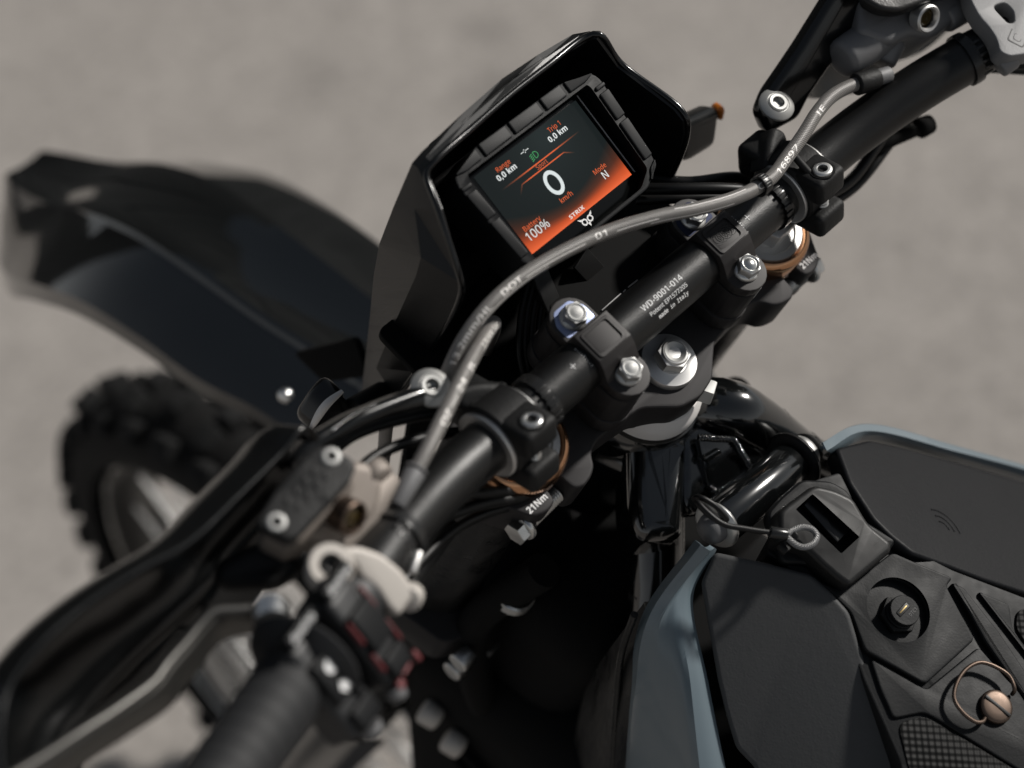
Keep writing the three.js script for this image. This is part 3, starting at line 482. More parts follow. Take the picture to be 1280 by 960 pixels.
// turn indicators: leaf-shaped, with an amber lens at the tip of the right one
{
  const up = V(-0.4, 0.8, 0.3);
  const o = part('turn_indicator', plate([V(0.105, 0.02, -0.0956), V(0.148, 0.001, -0.0955), V(0.152, -0.001, -0.0913), V(0.14, -0.0171, -0.0813), V(0.112, -0.0053, -0.0786), V(0.103, -0.0007, -0.0846)], 0.016, { bev: 0.006, r: 0.006, seg: 5, up }), M.indicator, 'right turn indicator with an amber tip');
  sub('lens', plate([V(0.148, -0.0012, -0.0952), V(0.152, 0.0013, -0.0944), V(0.154, -0.0014, -0.0909), V(0.15, -0.0062, -0.0871), V(0.148, -0.0063, -0.0894)], 0.012, { bev: 0.003, r: 0.003, up, lift: 0.0006 }), M.amber, o);
  const l = part('turn_indicator', plate([V(-0.151, -0.0814, -0.1149), V(-0.14, -0.0665, -0.1165), V(-0.128, -0.0614, -0.1158), V(-0.118, -0.0917, -0.1129), V(-0.115, -0.124, -0.1101), V(-0.14, -0.1059, -0.1102)], 0.016, { bev: 0.005, r: 0.006, seg: 5, up }), M.gloss, 'left turn indicator with a pale edge');
  sub('lens', pipe([V(-0.152, -0.0772, -0.1146), V(-0.141, -0.0624, -0.1163), V(-0.129, -0.0607, -0.1163)], (t) => 0.0012 + 0.0014 * Math.sin(t * PI), 12), M.seal, l);
  sub('stalk', rod(V(-0.118, -0.095, -0.1122), V(-0.09, -0.1074, -0.1111), 0.007, 0.007, 20), M.rubber, l);
}

// ---------------------------------------------------------------- front fender and front wheel
{
  const st = [[-0.552, -0.512, 0.018, 0.038, 0.068, 0.03], [-0.535, -0.5, 0.024, 0.058, 0.078, 0.022], [-0.49, -0.46, 0.03, 0.08, 0.08, 0.012], [-0.43, -0.39, 0.0345, 0.092, 0.072, 0.004], [-0.37, -0.341, 0.036, 0.095, 0.058, 0], [-0.31, -0.314, 0.0355, 0.094, 0.047, 0], [-0.25, -0.292, 0.034, 0.092, 0.044, 0], [-0.2, -0.272, 0.031, 0.084, 0.04, 0], [-0.14, -0.245, 0.031, 0.08, 0.05, 0]];
  const rows = st.map(([z, y, c, w, d, b]) => { const h = [[w, -d, b + 0.004], [w * 0.97 + 0.0005, -d * 0.72, b * 0.8], [(w + c) / 2 + 0.004, -d * 0.34, b * 0.35], [c + 0.0042, -0.0042, 0.001], [c + 0.0016, -0.001, 0], [c - 0.0022, 0, 0], [c * 0.5, -0.003, 0], [0, -0.004, 0]]; return [...h.map(([x, q, k]) => V(-x, y + q, z + k)), ...h.slice(0, -1).reverse().map(([x, q, k]) => V(x, y + q, z + k))]; });
  const fd = part('front_fender', shell(smoothGrid(rows, 60, 15, true), 0.003, 0.42), M.fender, 'glossy black front fender with a sharp crease');
  for (const p of [V(-0.082, -0.316, -0.229), V(-0.075, -0.2639, -0.1866)]) sub('screw', lathe([[0, 0.003], [0.0035, 0.0027], [0.005, 0.001], [0.005, -0.003]], p, V(-0.8, 0.55, 0.2), 20, 0.9), M.chrome, fd);
  sub('mount', plate([V(-0.07, -0.2106, -0.1924), V(-0.06, -0.1533, -0.1605), V(-0.062, -0.1687, -0.1384), V(-0.075, -0.205, -0.1633)], 0.006, { bev: 0.0015, r: 0.006, up: V(-0.6, 0.8, 0) }), M.under, fd);

  const C = V(0, -0.916, -0.116), wheel = part('front_wheel', rod(C.clone().add(V(-0.04, 0, 0)), C.clone().add(V(0.04, 0, 0)), 0.03, 0.03, 32), M.anod);
  const arc = []; for (let i = 0; i <= 20; i++) { const a = -PI * 0.62 + PI * 1.24 * i / 20; arc.push([0.298 + 0.044 * Math.cos(a), 0.044 * Math.sin(a)]); }
  sub('tyre', lathe([...arc].reverse().map(([r, x]) => [r, x]), C, AX, 96, 0.9), M.carcass, wheel);
  sub('rim', lathe([[0.281, -0.0235], [0.277, -0.0265], [0.268, -0.0255], [0.266, -0.018], [0.258, -0.009], [0.256, 0], [0.258, 0.009], [0.266, 0.018], [0.268, 0.0255], [0.277, 0.0265], [0.281, 0.0235]], C, AX, 96, 0.5), M.rim, wheel);
  for (const s of sides) sub('rim_lip', lathe([[0.2755, -0.0015], [0.279, -0.0015], [0.2805, 0], [0.279, 0.0015], [0.2755, 0.0015], [0.2745, 0], [0.2755, -0.0015]], C.clone().add(V(s * 0.027, 0, 0)), AX, 96, 0.9), M.chrome, wheel);
  const kb = [fin(new RoundedBoxGeometry(0.025, 0.022, 0.021, 2, 0.003), 0.5), fin(new RoundedBoxGeometry(0.021, 0.022, 0.026, 2, 0.003), 0.5)];
  const knob = (a, lean, r, g) => {
    const o = mesh('tread_knob', g, M.tyre), ra = V(0, Math.cos(a), Math.sin(a)), up = ra.clone().multiplyScalar(Math.cos(lean)).addScaledVector(AX, Math.sin(lean)), tg = V(0, -Math.sin(a), Math.cos(a));
    o.applyMatrix4(frame(C.clone().addScaledVector(ra, 0.299).addScaledVector(up, r), up.clone().cross(tg).normalize(), up, tg)); wheel.add(o);
  };
  const N = 36;
  for (let i = 0; i < N; i++) {
    const a = i / N * 2 * PI;
    if (i % 2) { knob(a, 0.3, 0.047, kb[0]); knob(a, -0.3, 0.047, kb[0]); } else knob(a, 0, 0.048, kb[0]);
    knob(a + 0.5 * PI / N, 0.88, 0.045, kb[1]); knob(a + 0.5 * PI / N, -0.88, 0.045, kb[1]);
  }
  for (let i = 0; i < 36; i++) {
    const a = i / 36 * 2 * PI, s = i % 2 ? 1 : -1, b = a + (i % 4 < 2 ? 0.9 : -0.9);
    sub('spoke', rod(C.clone().add(V(s * 0.032, 0.03 * Math.cos(b), 0.03 * Math.sin(b))), C.clone().add(V(s * 0.006, 0.258 * Math.cos(a), 0.258 * Math.sin(a))), 0.0017, 0.0017, 8), M.alu, wheel);
  }
  sub('brake_disc', mrg(lathe([[0.1, -0.002], [0.13, -0.002], [0.13, 0.002], [0.1, 0.002], [0.1, -0.002]], C.clone().add(V(-0.05, 0, 0)), AX, 64, 0.4)), M.alu, wheel);
}

// ---------------------------------------------------------------- handguards with their clamps
for (const s of sides) {
  const m = (p) => mirror(p, s);
  const top = [V(-0.2134, 0.075, -0.0741), V(-0.217, 0.083, -0.0801), V(-0.2359, 0.085, -0.0768), V(-0.2674, 0.09, -0.0725), V(-0.2985, 0.095, -0.0692), V(-0.3264, 0.1, -0.0725), V(-0.3533, 0.105, -0.0738), V(-0.3779, 0.11, -0.0716), V(-0.398, 0.113, -0.0658), V(-0.4126, 0.115, -0.054), V(-0.4232, 0.115, -0.0398), V(-0.4294, 0.113, -0.0226)].map(m);
  const low = [V(-0.2053, 0.04, -0.0734), V(-0.2143, 0.02, -0.0759), V(-0.2371, 0.012, -0.0742), V(-0.2645, 0.012, -0.0701), V(-0.2829, 0.015, -0.0631), V(-0.307, 0.017, -0.0604), V(-0.3272, 0.02, -0.0593), V(-0.3491, 0.024, -0.0568), V(-0.368, 0.028, -0.0533), V(-0.3828, 0.035, -0.0494), V(-0.3993, 0.045, -0.0349), V(-0.4091, 0.05, -0.0168)].map(m);
  const under = [V(-0.1971, 0.01, -0.0712), V(-0.2111, -0.01, -0.0658), V(-0.2362, -0.02, -0.0578), V(-0.2597, -0.03, -0.0532), V(-0.2734, -0.03, -0.0523), V(-0.2917, -0.03, -0.0544), V(-0.3141, -0.025, -0.0461), V(-0.3369, -0.02, -0.0448), V(-0.3576, -0.01, -0.0443), V(-0.3742, 0, -0.0432), V(-0.3899, 0.01, -0.032), V(-0.3994, 0.015, -0.0125)].map(m);
  const rows = top.map((t, i) => { const l = low[i], d = V(s * 0.012, 0, -0.02); const k = under[i]; return [t, lerp3(t, l, 0.12).addScaledVector(d, 0.6), lerp3(t, l, 0.5).addScaledVector(d, 1), lerp3(t, l, 0.88).addScaledVector(d, 0.5), l, lerp3(l, k, 0.5).addScaledVector(d, 0.6), k]; });
  const hg = part('handguard', shell(smoothGrid(rows, 60, 22), 0.003 * s, 0.9), M.handguard);
  sub('rim', pipe(top, 0.0017, 12, 120), M.handguard, hg);
  sub('rim', pipe(low, 0.0012, 10, 100), M.handguard, hg);
  // arm from the bar clamp to the shell, with the mounting bolt
  const a0 = m(V(-0.12, 0.045, -0.0407)), a1 = m(V(-0.1282, 0.047, -0.0519)), b = m(V(-0.1405, 0.05, -0.0632));
  const armPts = s < 0 ? [V(-0.1201, 0.05, -0.0481), V(-0.1316, 0.05, -0.0598), V(-0.1472, 0.052, -0.0679), V(-0.1651, 0.056, -0.0723), V(-0.1859, 0.062, -0.0759), V(-0.2077, 0.068, -0.0765), V(-0.2321, 0.07, -0.0728), V(-0.2284, 0.062, -0.0686), V(-0.2087, 0.06, -0.0709), V(-0.1879, 0.056, -0.0689), V(-0.169, 0.052, -0.065), V(-0.1512, 0.049, -0.0571), V(-0.1348, 0.047, -0.047), V(-0.1256, 0.046, -0.0413)] : [V(0.1332, 0.042, -0.0679), V(0.1411, 0.05, -0.0724), V(0.1542, 0.06, -0.074), V(0.1685, 0.07, -0.0767), V(0.1933, 0.09, -0.0817), V(0.2267, 0.105, -0.0892), V(0.2315, 0.09, -0.0656), V(0.2075, 0.073, -0.065), V(0.1862, 0.06, -0.0595), V(0.1645, 0.046, -0.055), V(0.1536, 0.04, -0.049), V(0.1327, 0.037, -0.0528)];
  const arm = part('handguard_arm', plate(armPts, 0.013, { bev: 0.004, r: 0.004, seg: 4, up: AY }), M.gloss);
  sub('mount_bolt', mrg(lathe([[0.0104, -0.001], [0.0106, 0.0006], [0.0101, 0.0012], [0.0068, 0.003], [0.0064, 0.0026], [0.006, 0.0026], [0.0058, 0.0034], [0.0052, 0.0038], [0.0036, 0.0037], [0.0033, 0.0032]], b, AY, 48, 0.4), lathe([[0.0033, 0.0032], [0.0029, 0.0012], [0, 0.001]], b, AY, 6, 0.2)), M.screw, arm);
  sub('mould_line', pipe([V(-0.1732, 0.0612, -0.072), V(-0.1887, 0.066, -0.0738), V(-0.203, 0.07, -0.0736)].map(m), 0.0008, 8), M.gloss, arm);
  // split clamp on the bar
  const { p, t } = barAt(s * 0.121), ax = t.clone().multiplyScalar(s), bk = V(0, 0.44, 0.9).addScaledVector(t, -V(0, 0.44, 0.9).dot(t)).normalize(), up = bk.clone().cross(t).normalize();
  if (up.y < 0) up.negate();
  const W = 0.0115, blk = (u0, u1, b0, b1, r) => box(p.clone().addScaledVector(bk, (b0 + b1) / 2).addScaledVector(up, (u0 + u1) / 2), t, up, bk, W * 2, u1 - u0, b1 - b0, r);
  const pc = part('handguard_clamp', mrg(lathe([[0.0152, -W], [0.0208, -W], [0.022, -W + 0.0015], [0.022, W - 0.0015], [0.0208, W], [0.0152, W]], p, ax, 48), blk(-0.004, 0.0185, -0.034, -0.004, 0.005)), M.rubber, s < 0 ? 'left handguard clamp on the bar' : 'right handguard clamp on the bar');
  sub('clamp_ear', blk(0.0035, 0.0205, 0.006, 0.0285, 0.004), M.rubber, pc);
  sub('clamp_ear', blk(-0.021, -0.005, 0.006, 0.029, 0.004), M.rubber, pc);
  const bp = p.clone().addScaledVector(bk, 0.0205).addScaledVector(up, 0.0205);
  sub('bolt_recess', lathe([[0.0072, -0.0002], [0.0072, 0.0004], [0.0062, 0.0005], [0.006, 0.0001]], bp, up, 28, 0.5), M.cable, pc);
  sub('clamp_bolt', mrg(socketBolt(bp, up, 0.0057, 0.0018, 0.5), lathe(Array.from({ length: 42 }, (_, i) => [0.0031 + 0.0005 * (i % 2), -i * 0.0011]).reverse(), bp, up, 18, 0.3)), M.zinc, pc);
  sub('liner', lathe([[BR + 0.0001, -0.0132], [0.0188, -0.0132], [0.0194, -0.0126], [0.0194, 0.0128], [0.0186, 0.0138], [BR + 0.0002, 0.0138]], p, ax, 48), M.alu, pc);
  sub('clamp_neck', plate([V(-0.121, 0.045, -0.0386), V(-0.1048, 0.048, -0.0392), V(-0.1188, 0.05, -0.0494), V(-0.1297, 0.05, -0.0548), V(-0.1359, 0.046, -0.0485), V(-0.1303, 0.042, -0.0383)].map(m), 0.016, { bev: 0.004, r: 0.004, seg: 4, up: AY }), M.rubber, pc);
}

// ---------------------------------------------------------------- cable ties
function tie(p, ax, r, w, headDir, ribs) {
  const t = part('cable_tie', lathe([[r, -w], [r + 0.0013, -w], [r + 0.0015, 0], [r + 0.0013, w], [r, w]], p, ax, 40), M.blackChrome);
  if (ribs) {
    const e = headDir.clone(), f = ax.clone().cross(e).normalize();
    for (let i = 0; i < 6; i++) { const a = -0.75 + i * 0.26, d = e.clone().multiplyScalar(Math.cos(a)).addScaledVector(f, Math.sin(a)); sub('tooth', box(p.clone().addScaledVector(d, r + 0.0019), ax, d, d.clone().cross(ax), w * 1.9, 0.0009, 0.0018, 0.0003), M.blackChrome, t); }
  }
  return t;
}
for (const [x, w] of [[-0.0955, 0.0034], [0.0985, 0.0032], [0.243, 0.003], [-0.214, 0.003]]) { const { p, t } = barAt(x); tie(p, t, BR + 0.0003, w, V(0, 0.75, 0.55).addScaledVector(t, -0.1).normalize(), true); }

// ---------------------------------------------------------------- braided hoses with printed text
function hoseMat(len, words) {
  const W = 2048, H = 256, t = canvasTex(W, H, (x) => {
    x.fillStyle = '#74716e'; x.fillRect(0, 0, W, H);
    for (let i = -40; i < 420; i++) for (const d of [-1, 1]) { x.strokeStyle = `rgba(${d > 0 ? '182,178,174' : '24,22,21'},0.6)`; x.lineWidth = 2; x.beginPath(); x.moveTo(i * 5.2, 0); x.lineTo(i * 5.2 + d * 52, H); x.stroke(); }
    x.fillStyle = '#efece8';
    for (const [s, at, w, font, v = 0.5, flip] of words) { if (s === '-') { x.fillRect(at * W, v * H - 2.5, w * W, 5); continue; } x.save(); x.translate(at * W, v * H); x.scale(flip ? -1 : 1, flip ? 1 : -1); x.font = font; x.textBaseline = 'middle'; const k = w * W / x.measureText(s).width; x.scale(k, 1); x.fillText(s, 0, 0); x.restore(); }
  });
  t.wrapT = THREE.RepeatWrapping; t.repeat.set(1 / len, 1);
  return std(lin(0.95), 0.42, 0.1, { map: t, bumpMap: grain, bumpScale: 0.00006 });
}
const mainPath = [V(0.1876, 0.066, -0.0365), V(0.1719, 0.0665, -0.0416), V(0.1571, 0.067, -0.0434), V(0.1411, 0.067, -0.0413), V(0.1242, 0.066, -0.037), V(0.1079, 0.065, -0.0338), V(0.0861, 0.067, -0.0302), V(0.0604, 0.07, -0.0336), V(0.0357, 0.071, -0.0425), V(0.0148, 0.07, -0.0531), V(-0.0115, 0.068, -0.0639), V(-0.0416, 0.068, -0.071), V(-0.07, 0.068, -0.0743), V(-0.0951, 0.066, -0.0734), V(-0.1122, 0.058, -0.0702), V(-0.1247, 0.046, -0.0651), V(-0.1255, 0.022, -0.0632), V(-0.125, -0.03, -0.085), V(-0.118, -0.12, -0.08)];
const mainLen = new THREE.CatmullRomCurve3(mainPath, false, 'centripetal').getLength();
const sideHose = [V(-0.1932, 0.072, -0.0302), V(-0.1761, 0.074, -0.0362), V(-0.1543, 0.07, -0.0449), V(-0.1224, 0.062, -0.0576), V(-0.1013, 0.052, -0.0652), V(-0.0819, 0.036, -0.0715), V(-0.0746, 0.018, -0.0729), V(-0.0635, -0.02, -0.0761), V(-0.0521, -0.06, -0.0786)];
const sideLen = new THREE.CatmullRomCurve3(sideHose, false, 'centripetal').getLength();
{
  const B = '50px sans-serif';
  const k = part('brake_hose', pipe(mainPath, 0.0039, 24, 260, V(-0.3, 0.9, 0.3)), M.hoseMain = hoseMat(mainLen, [['IE', 0.1, 0.016, B, 0.5, 1], ['16897', 0.2, 0.052, B, 0.5, 1], ['C', 0.235, 0.011, B, 0.5, 1], ['-', 0.25, 0.09, '', 0.4], ['-', 0.27, 0.1, '', 0.62], ['-', 0.36, 0.05, '', 0.55], ['01', 0.437, 0.018, B, 0.5, 1], ['-', 0.45, 0.08, '', 0.55], ['DOT', 0.565, 0.03, B, 0.5, 1], ['-', 0.5, 0.1, '', 0.62], ['13.2mm/HL', 0.65, 0.07, B, 0.5, 1], ['1/8"', 0.70, 0.04, B, 0.5, 1], ['J1401', 0.76, 0.05, B, 0.5, 1], ['SAE', 0.80, 0.03, B, 0.5, 1], ['J.JUAN', 0.85, 0.045, B, 0.5, 1]]), 'grey braided brake hose that crosses in front of the display');
  const e = mainPath[0], d = mainPath[0].clone().sub(mainPath[1]).normalize();
  sub('hose_ferrule', rod(e.clone().addScaledVector(d, -0.011), e.clone().addScaledVector(d, 0.005), 0.0066, 0.006, 28, 0.001), M.rubber, k);
  sub('hose_end', mrg(rod(e, e.clone().addScaledVector(d, 0.014), 0.0048, 0.0048, 20)), M.castGrey, k);
  part('brake_hose', pipe(sideHose, 0.0039, 24, 140, V(-0.4, 0.8, 0.45)), hoseMat(sideLen, [['OZ — 24   JL', 0.14, 0.2, B, 0.5], ['J.JUAN SAE J1401', 0.4, 0.2, B, 0.5]]), 'short grey braided hose rising from the left reservoir');
  const f = sideHose[0], g = sideHose[1].clone().sub(f).normalize();
  sub('hose_ferrule', mrg(rod(f.clone().addScaledVector(g, -0.014), f.clone().addScaledVector(g, 0.006), 0.0044, 0.0054, 24, 0.001), rod(f.clone().addScaledVector(g, 0.006), f.clone().addScaledVector(g, 0.008), 0.006, 0.006, 24)), M.castGrey, bike.children[bike.children.length - 1]);
  // tie that holds the hose to the bar
  const hp = new THREE.CatmullRomCurve3(mainPath, false, 'centripetal'), tt = hp.getPointAt(0.222), tg = hp.getTangentAt(0.222);
  tie(tt, tg, 0.0046, 0.0028, AY, true);
  const { p, t } = barAt(0.117);
  part('cable_tie', pipe([V(0.1135, 0.062, -0.032), V(0.1155, 0.055, -0.0125), V(0.118, 0.042, -0.0085), V(0.119, 0.028, -0.0105), V(0.118, 0.02, -0.018)], 0.0022, 10), M.rubber);
}

// ---------------------------------------------------------------- black cables
const cable = (pts, r = 0.003) => part('cable', pipe(pts, r, 12), M.cable);
cable([V(0.0543, 0.02, -0.0817), V(0.0663, 0.03, -0.0651), V(0.0845, 0.034, -0.0483), V(0.1088, 0.028, -0.0315), V(0.1386, 0.01, -0.0154), V(0.1701, 0.008, -0.0079), V(0.2124, 0.015, -0.0147), V(0.2533, 0.03, -0.0183), V(0.2649, 0.045, -0.0101), V(0.2881, 0.06, 0.018)], 0.0034);
cable([V(0.0524, 0.012, -0.0799), V(0.0687, 0.02, -0.0628), V(0.089, 0.022, -0.0465), V(0.113, 0.015, -0.0286), V(0.1449, -0.002, -0.0111), V(0.179, -0.004, -0.0046), V(0.224, 0.005, -0.0103), V(0.2565, 0.022, -0.014), V(0.2711, 0.038, -0.0073), V(0.2945, 0.05, 0.0199)], 0.003);
cable([V(0.0737, 0, -0.0913), V(0.0878, 0.01, -0.069), V(0.1125, 0.012, -0.0528), V(0.1405, 0, -0.0316), V(0.1727, -0.012, -0.0124)], 0.0035);
cable([V(-0.2325, 0.04, -0.027), V(-0.1926, 0.035, -0.0279), V(-0.1617, 0.02, -0.0205), V(-0.1253, 0.002, -0.0035), V(-0.0872, -0.02, -0.0022), V(-0.0526, -0.04, -0.0219)], 0.0032);
cable([V(-0.2227, 0.03, -0.0124), V(-0.1832, 0.02, -0.0161), V(-0.1521, 0.01, -0.0094), V(-0.1168, -0.006, 0.003), V(-0.0787, -0.03, 0.0058)], 0.0032);
cable([V(-0.2136, 0.022, -0.0027), V(-0.1721, 0.01, -0.007), V(-0.148, 0, -0.0045), V(-0.1206, -0.012, 0.0027), V(-0.0891, -0.03, 0.0032)], 0.0028);
cable([V(-0.0302, 0.005, -0.0841), V(-0.0442, -0.005, -0.0733), V(-0.0554, -0.015, -0.0602), V(-0.0623, -0.03, -0.0432), V(-0.06, -0.08, -0.05)], 0.0022);
cable([V(-0.0276, 0.005, -0.0821), V(-0.0417, -0.005, -0.0713), V(-0.0529, -0.015, -0.0581), V(-0.0598, -0.03, -0.0411), V(-0.056, -0.08, -0.05)], 0.0022);
cable([V(-0.0247, 0.005, -0.0798), V(-0.0388, -0.005, -0.069), V(-0.05, -0.015, -0.0558), V(-0.0569, -0.03, -0.0388), V(-0.064, -0.08, -0.05)], 0.0022);
cable([V(-0.0215, 0.005, -0.0773), V(-0.0356, -0.005, -0.0664), V(-0.0468, -0.015, -0.0532), V(-0.0536, -0.03, -0.0361), V(-0.057, -0.08, -0.05)], 0.0022);
cable([V(-0.2215, 0.05, -0.0664), V(-0.1831, 0.035, -0.0727), V(-0.1481, 0.03, -0.0609), V(-0.1191, 0.02, -0.0456), V(-0.0942, 0, -0.0335)], 0.0032);
cable([V(-0.2225, 0.05, -0.0511), V(-0.1833, 0.04, -0.0562), V(-0.1495, 0.03, -0.0476), V(-0.1215, 0.015, -0.0357), V(-0.0992, -0.01, -0.0251)], 0.003);
{ // adjuster rod under the right side of the bar
  const a = V(0.2052, 0.005, -0.0138), b = V(0.2372, 0.01, -0.0036), d = b.clone().sub(a).normalize();
  const o = part('adjuster_rod', rod(a, b, 0.0042, 0.0042, 20), M.under);
  sub('end_cap', rod(b.clone().addScaledVector(d, -0.002), b.clone().addScaledVector(d, 0.009), 0.0068, 0.006, 24, 0.002), M.under, o);
}
// connector plugs and wiring under the left side of the bar
{
  const a = V(-0.2027, 0, -0.0053), b = V(-0.1591, -0.01, -0.0131), d = b.clone().sub(a).normalize();
  const o = part('wiring_plug', rod(a, b, 0.008, 0.0062, 20), M.rubber);
  sub('end_cap', rod(a.clone().addScaledVector(d, -0.014), a.clone().addScaledVector(d, 0.002), 0.0098, 0.0098, 24, 0.002), M.rubber, o);
}

// ---------------------------------------------------------------- left side: reservoir, lever, switch cube, grip
{
  const cov = [V(-0.2251, 0.102, -0.0653), V(-0.2181, 0.102, -0.0519), V(-0.2188, 0.102, -0.0469), V(-0.2256, 0.102, -0.0429), V(-0.263, 0.102, -0.0385), V(-0.267, 0.102, -0.0399), V(-0.2723, 0.102, -0.0524), V(-0.2709, 0.102, -0.0561), V(-0.2553, 0.102, -0.0617), V(-0.2311, 0.102, -0.0663)];
  const body = [V(-0.2218, 0.094, -0.0645), V(-0.2149, 0.094, -0.0524), V(-0.2161, 0.094, -0.0473), V(-0.2213, 0.094, -0.0424), V(-0.2602, 0.094, -0.0379), V(-0.2655, 0.094, -0.0395), V(-0.2701, 0.094, -0.0514), V(-0.2666, 0.094, -0.0553), V(-0.2291, 0.094, -0.0664)];
  const rs = part('brake_reservoir', mrg(plate(body, 0.034, { bev: 0.003, r: 0.004, seg: 4, up: AY }), plate([V(-0.2127, 0.088, -0.0528), V(-0.205, 0.084, -0.0464), V(-0.2054, 0.08, -0.0362), V(-0.2168, 0.078, -0.0271), V(-0.2368, 0.078, -0.0255), V(-0.2488, 0.076, -0.0296), V(-0.2562, 0.084, -0.0403)], 0.03, { bev: 0.005, r: 0.006, seg: 5, up: AY }), rod(V(-0.1968, 0.066, -0.0395), V(-0.2489, 0.064, -0.0301), 0.0105, 0.0125, 32, 0.003), rod(V(-0.2048, 0.076, -0.0468), V(-0.2051, 0.078, -0.0382), 0.0075, 0.0075, 24, 0.002)), M.castWarm, 'pale cast reservoir body on the left of the bar');
  const c = sub('reservoir_cover', plate(cov, 0.0085, { bev: 0.0022, r: 0.003, seg: 3, up: AY }), M.satin, rs);
  for (const q of [V(-0.2251, 0.102, -0.0572), V(-0.2652, 0.102, -0.0498)]) sub('screw', socketBolt(q, AY, 0.0046, 0.0012, 0.5), M.screw, rs);
  const pl = (u, v) => lerp3(lerp3(V(-0.2338, 0.1022, -0.0618), V(-0.2263, 0.1022, -0.0474), u), lerp3(V(-0.2605, 0.1022, -0.0561), V(-0.2559, 0.1022, -0.0442), u), v);
  for (let i = 0; i < 4; i++) for (let j = 0; j < 2; j++) sub('raised_mark', box(pl(0.25 + j * 0.4, 0.15 + i * 0.23), V(0.6, 0, -0.55).normalize(), AY, V(0.55, 0, 0.6).normalize(), 0.0035, 0.0005, 0.0022, 0.0002), M.satin, rs);
  const sg = V(-0.2335, 0.09, -0.0317), sa = V(0.1, 0.55, 0.83).normalize();
  sub('sight_ring', lathe([[0.0064, -0.008], [0.0084, -0.008], [0.0084, 0.0014], [0.0076, 0.0022], [0.0068, 0.0018], [0.0064, 0.0002]], sg, sa, 40, 0.7), M.bronze, rs);
  sub('sight_glass', lathe([[0.0064, -0.0012], [0.004, 0.0002], [0, 0.0006]], sg, sa, 32, 0.9), M.sight, rs);

  // perch clamp: pale arched casting with a pivot ring
  const br = part('lever_perch', plate([V(-0.2518, 0.1, -0.023), V(-0.2442, 0.1, -0.0184), V(-0.2374, 0.097, -0.0091), V(-0.234, 0.093, 0.0021), V(-0.2343, 0.088, 0.0126), V(-0.2378, 0.086, 0.0137), V(-0.2485, 0.086, 0.0163), V(-0.25, 0.089, 0.0103), V(-0.2491, 0.093, 0.001), V(-0.252, 0.096, -0.0072), V(-0.2503, 0.098, -0.0137), V(-0.2538, 0.1, -0.0177)], 0.018, { bev: 0.0025, r: 0.004, seg: 4, up: AY }), M.bracket, 'pale cast lever perch');
  sub('pivot_ring', lathe([[0.0052, -0.012], [0.0105, -0.012], [0.0108, -0.001], [0.0098, 0.0005], [0.0056, 0.0005], [0.0052, -0.002]], V(-0.2596, 0.1, -0.0198), AY, 36, 0.7), M.bracket, br);
  sub('pivot_bolt', socketBolt(V(-0.2591, 0.0985, -0.02), AY, 0.0052, 0.0008, 0.6), M.blackChrome, br);
  sub('clamp_boss', rod(V(-0.2394, 0.086, 0.0132), V(-0.2333, 0.078, 0.0111), 0.006, 0.006, 24, 0.0015), M.bracket, br);
  sub('clamp_bolt', rod(V(-0.2233, 0.07, 0.003), V(-0.2135, 0.07, -0.0022), 0.0022, 0.0022, 14), M.alu, br);

  // lever: forged blade with a pivot knuckle
  const T = [V(-0.2869, 0.082, -0.0229), V(-0.2994, 0.082, -0.0328), V(-0.3075, 0.082, -0.0384), V(-0.3159, 0.082, -0.0379), V(-0.3265, 0.083, -0.0358), V(-0.339, 0.085, -0.0336), V(-0.3481, 0.087, -0.0311), V(-0.3698, 0.093, -0.0312), V(-0.3886, 0.098, -0.0327), V(-0.4068, 0.102, -0.0342), V(-0.4374, 0.109, -0.0379)];
  const B = [V(-0.2874, 0.068, -0.0172), V(-0.3, 0.068, -0.0258), V(-0.3092, 0.068, -0.0304), V(-0.3168, 0.068, -0.0298), V(-0.3261, 0.069, -0.0273), V(-0.3369, 0.07, -0.025), V(-0.3464, 0.071, -0.0226), V(-0.3711, 0.077, -0.024), V(-0.3887, 0.082, -0.0254), V(-0.4065, 0.086, -0.0259), V(-0.4374, 0.093, -0.0286)];
  const lv = part('brake_lever', shell(smoothGrid(T.map((p, i) => [lerp3(p, B[i], 0.04).add(V(0, -0.0008, -0.0012)), lerp3(p, B[i], 0.1), lerp3(p, B[i], 0.5).add(V(0, 0.0006, 0.0008)), lerp3(p, B[i], 0.92), B[i]]), 70, 14), 0.009, 0.6), M.lever, 'satin metal brake lever');
  sub('blade_edge', pipe(T.map((p) => p.clone().add(V(0, -0.0012, -0.0022))), 0.0026, 12, 90), M.lever, lv);
  const ad = V(-0.2897, 0.085, -0.023), aa = V(-0.5, 0.5, 0.5).normalize();
  sub('adjuster', lathe(Array.from({ length: 12 }, (_, i) => [0.0072 + 0.0012 * (i % 2), -0.004 + i * 0.0012]).concat([[0, 0.0095]]), ad, aa, 24, 0.3), M.chrome, lv);
  sub('dust_cover', plate([V(-0.289, 0.07, -0.0588), V(-0.2661, 0.074, -0.0525), V(-0.2607, 0.074, -0.0357), V(-0.2592, 0.07, -0.0301), V(-0.2746, 0.066, -0.0309), V(-0.2929, 0.066, -0.0458), V(-0.2945, 0.066, -0.0532)], 0.02, { bev: 0.006, r: 0.008, seg: 5, up: AY }), M.rubber, lv);

  // switch cube: two banks of push buttons
  const { p: sp, t } = barAt(-0.262), tx = t.clone(), ey = V(0, -0.42, 0.9).addScaledVector(tx, -V(0, -0.42, 0.9).dot(tx)).normalize(), ez = tx.clone().cross(ey).normalize(); if (ez.y < 0) ez.negate();
  const cA = V(-0.2664, 0.1, 0.0143), cB = V(-0.2936, 0.103, 0.021);
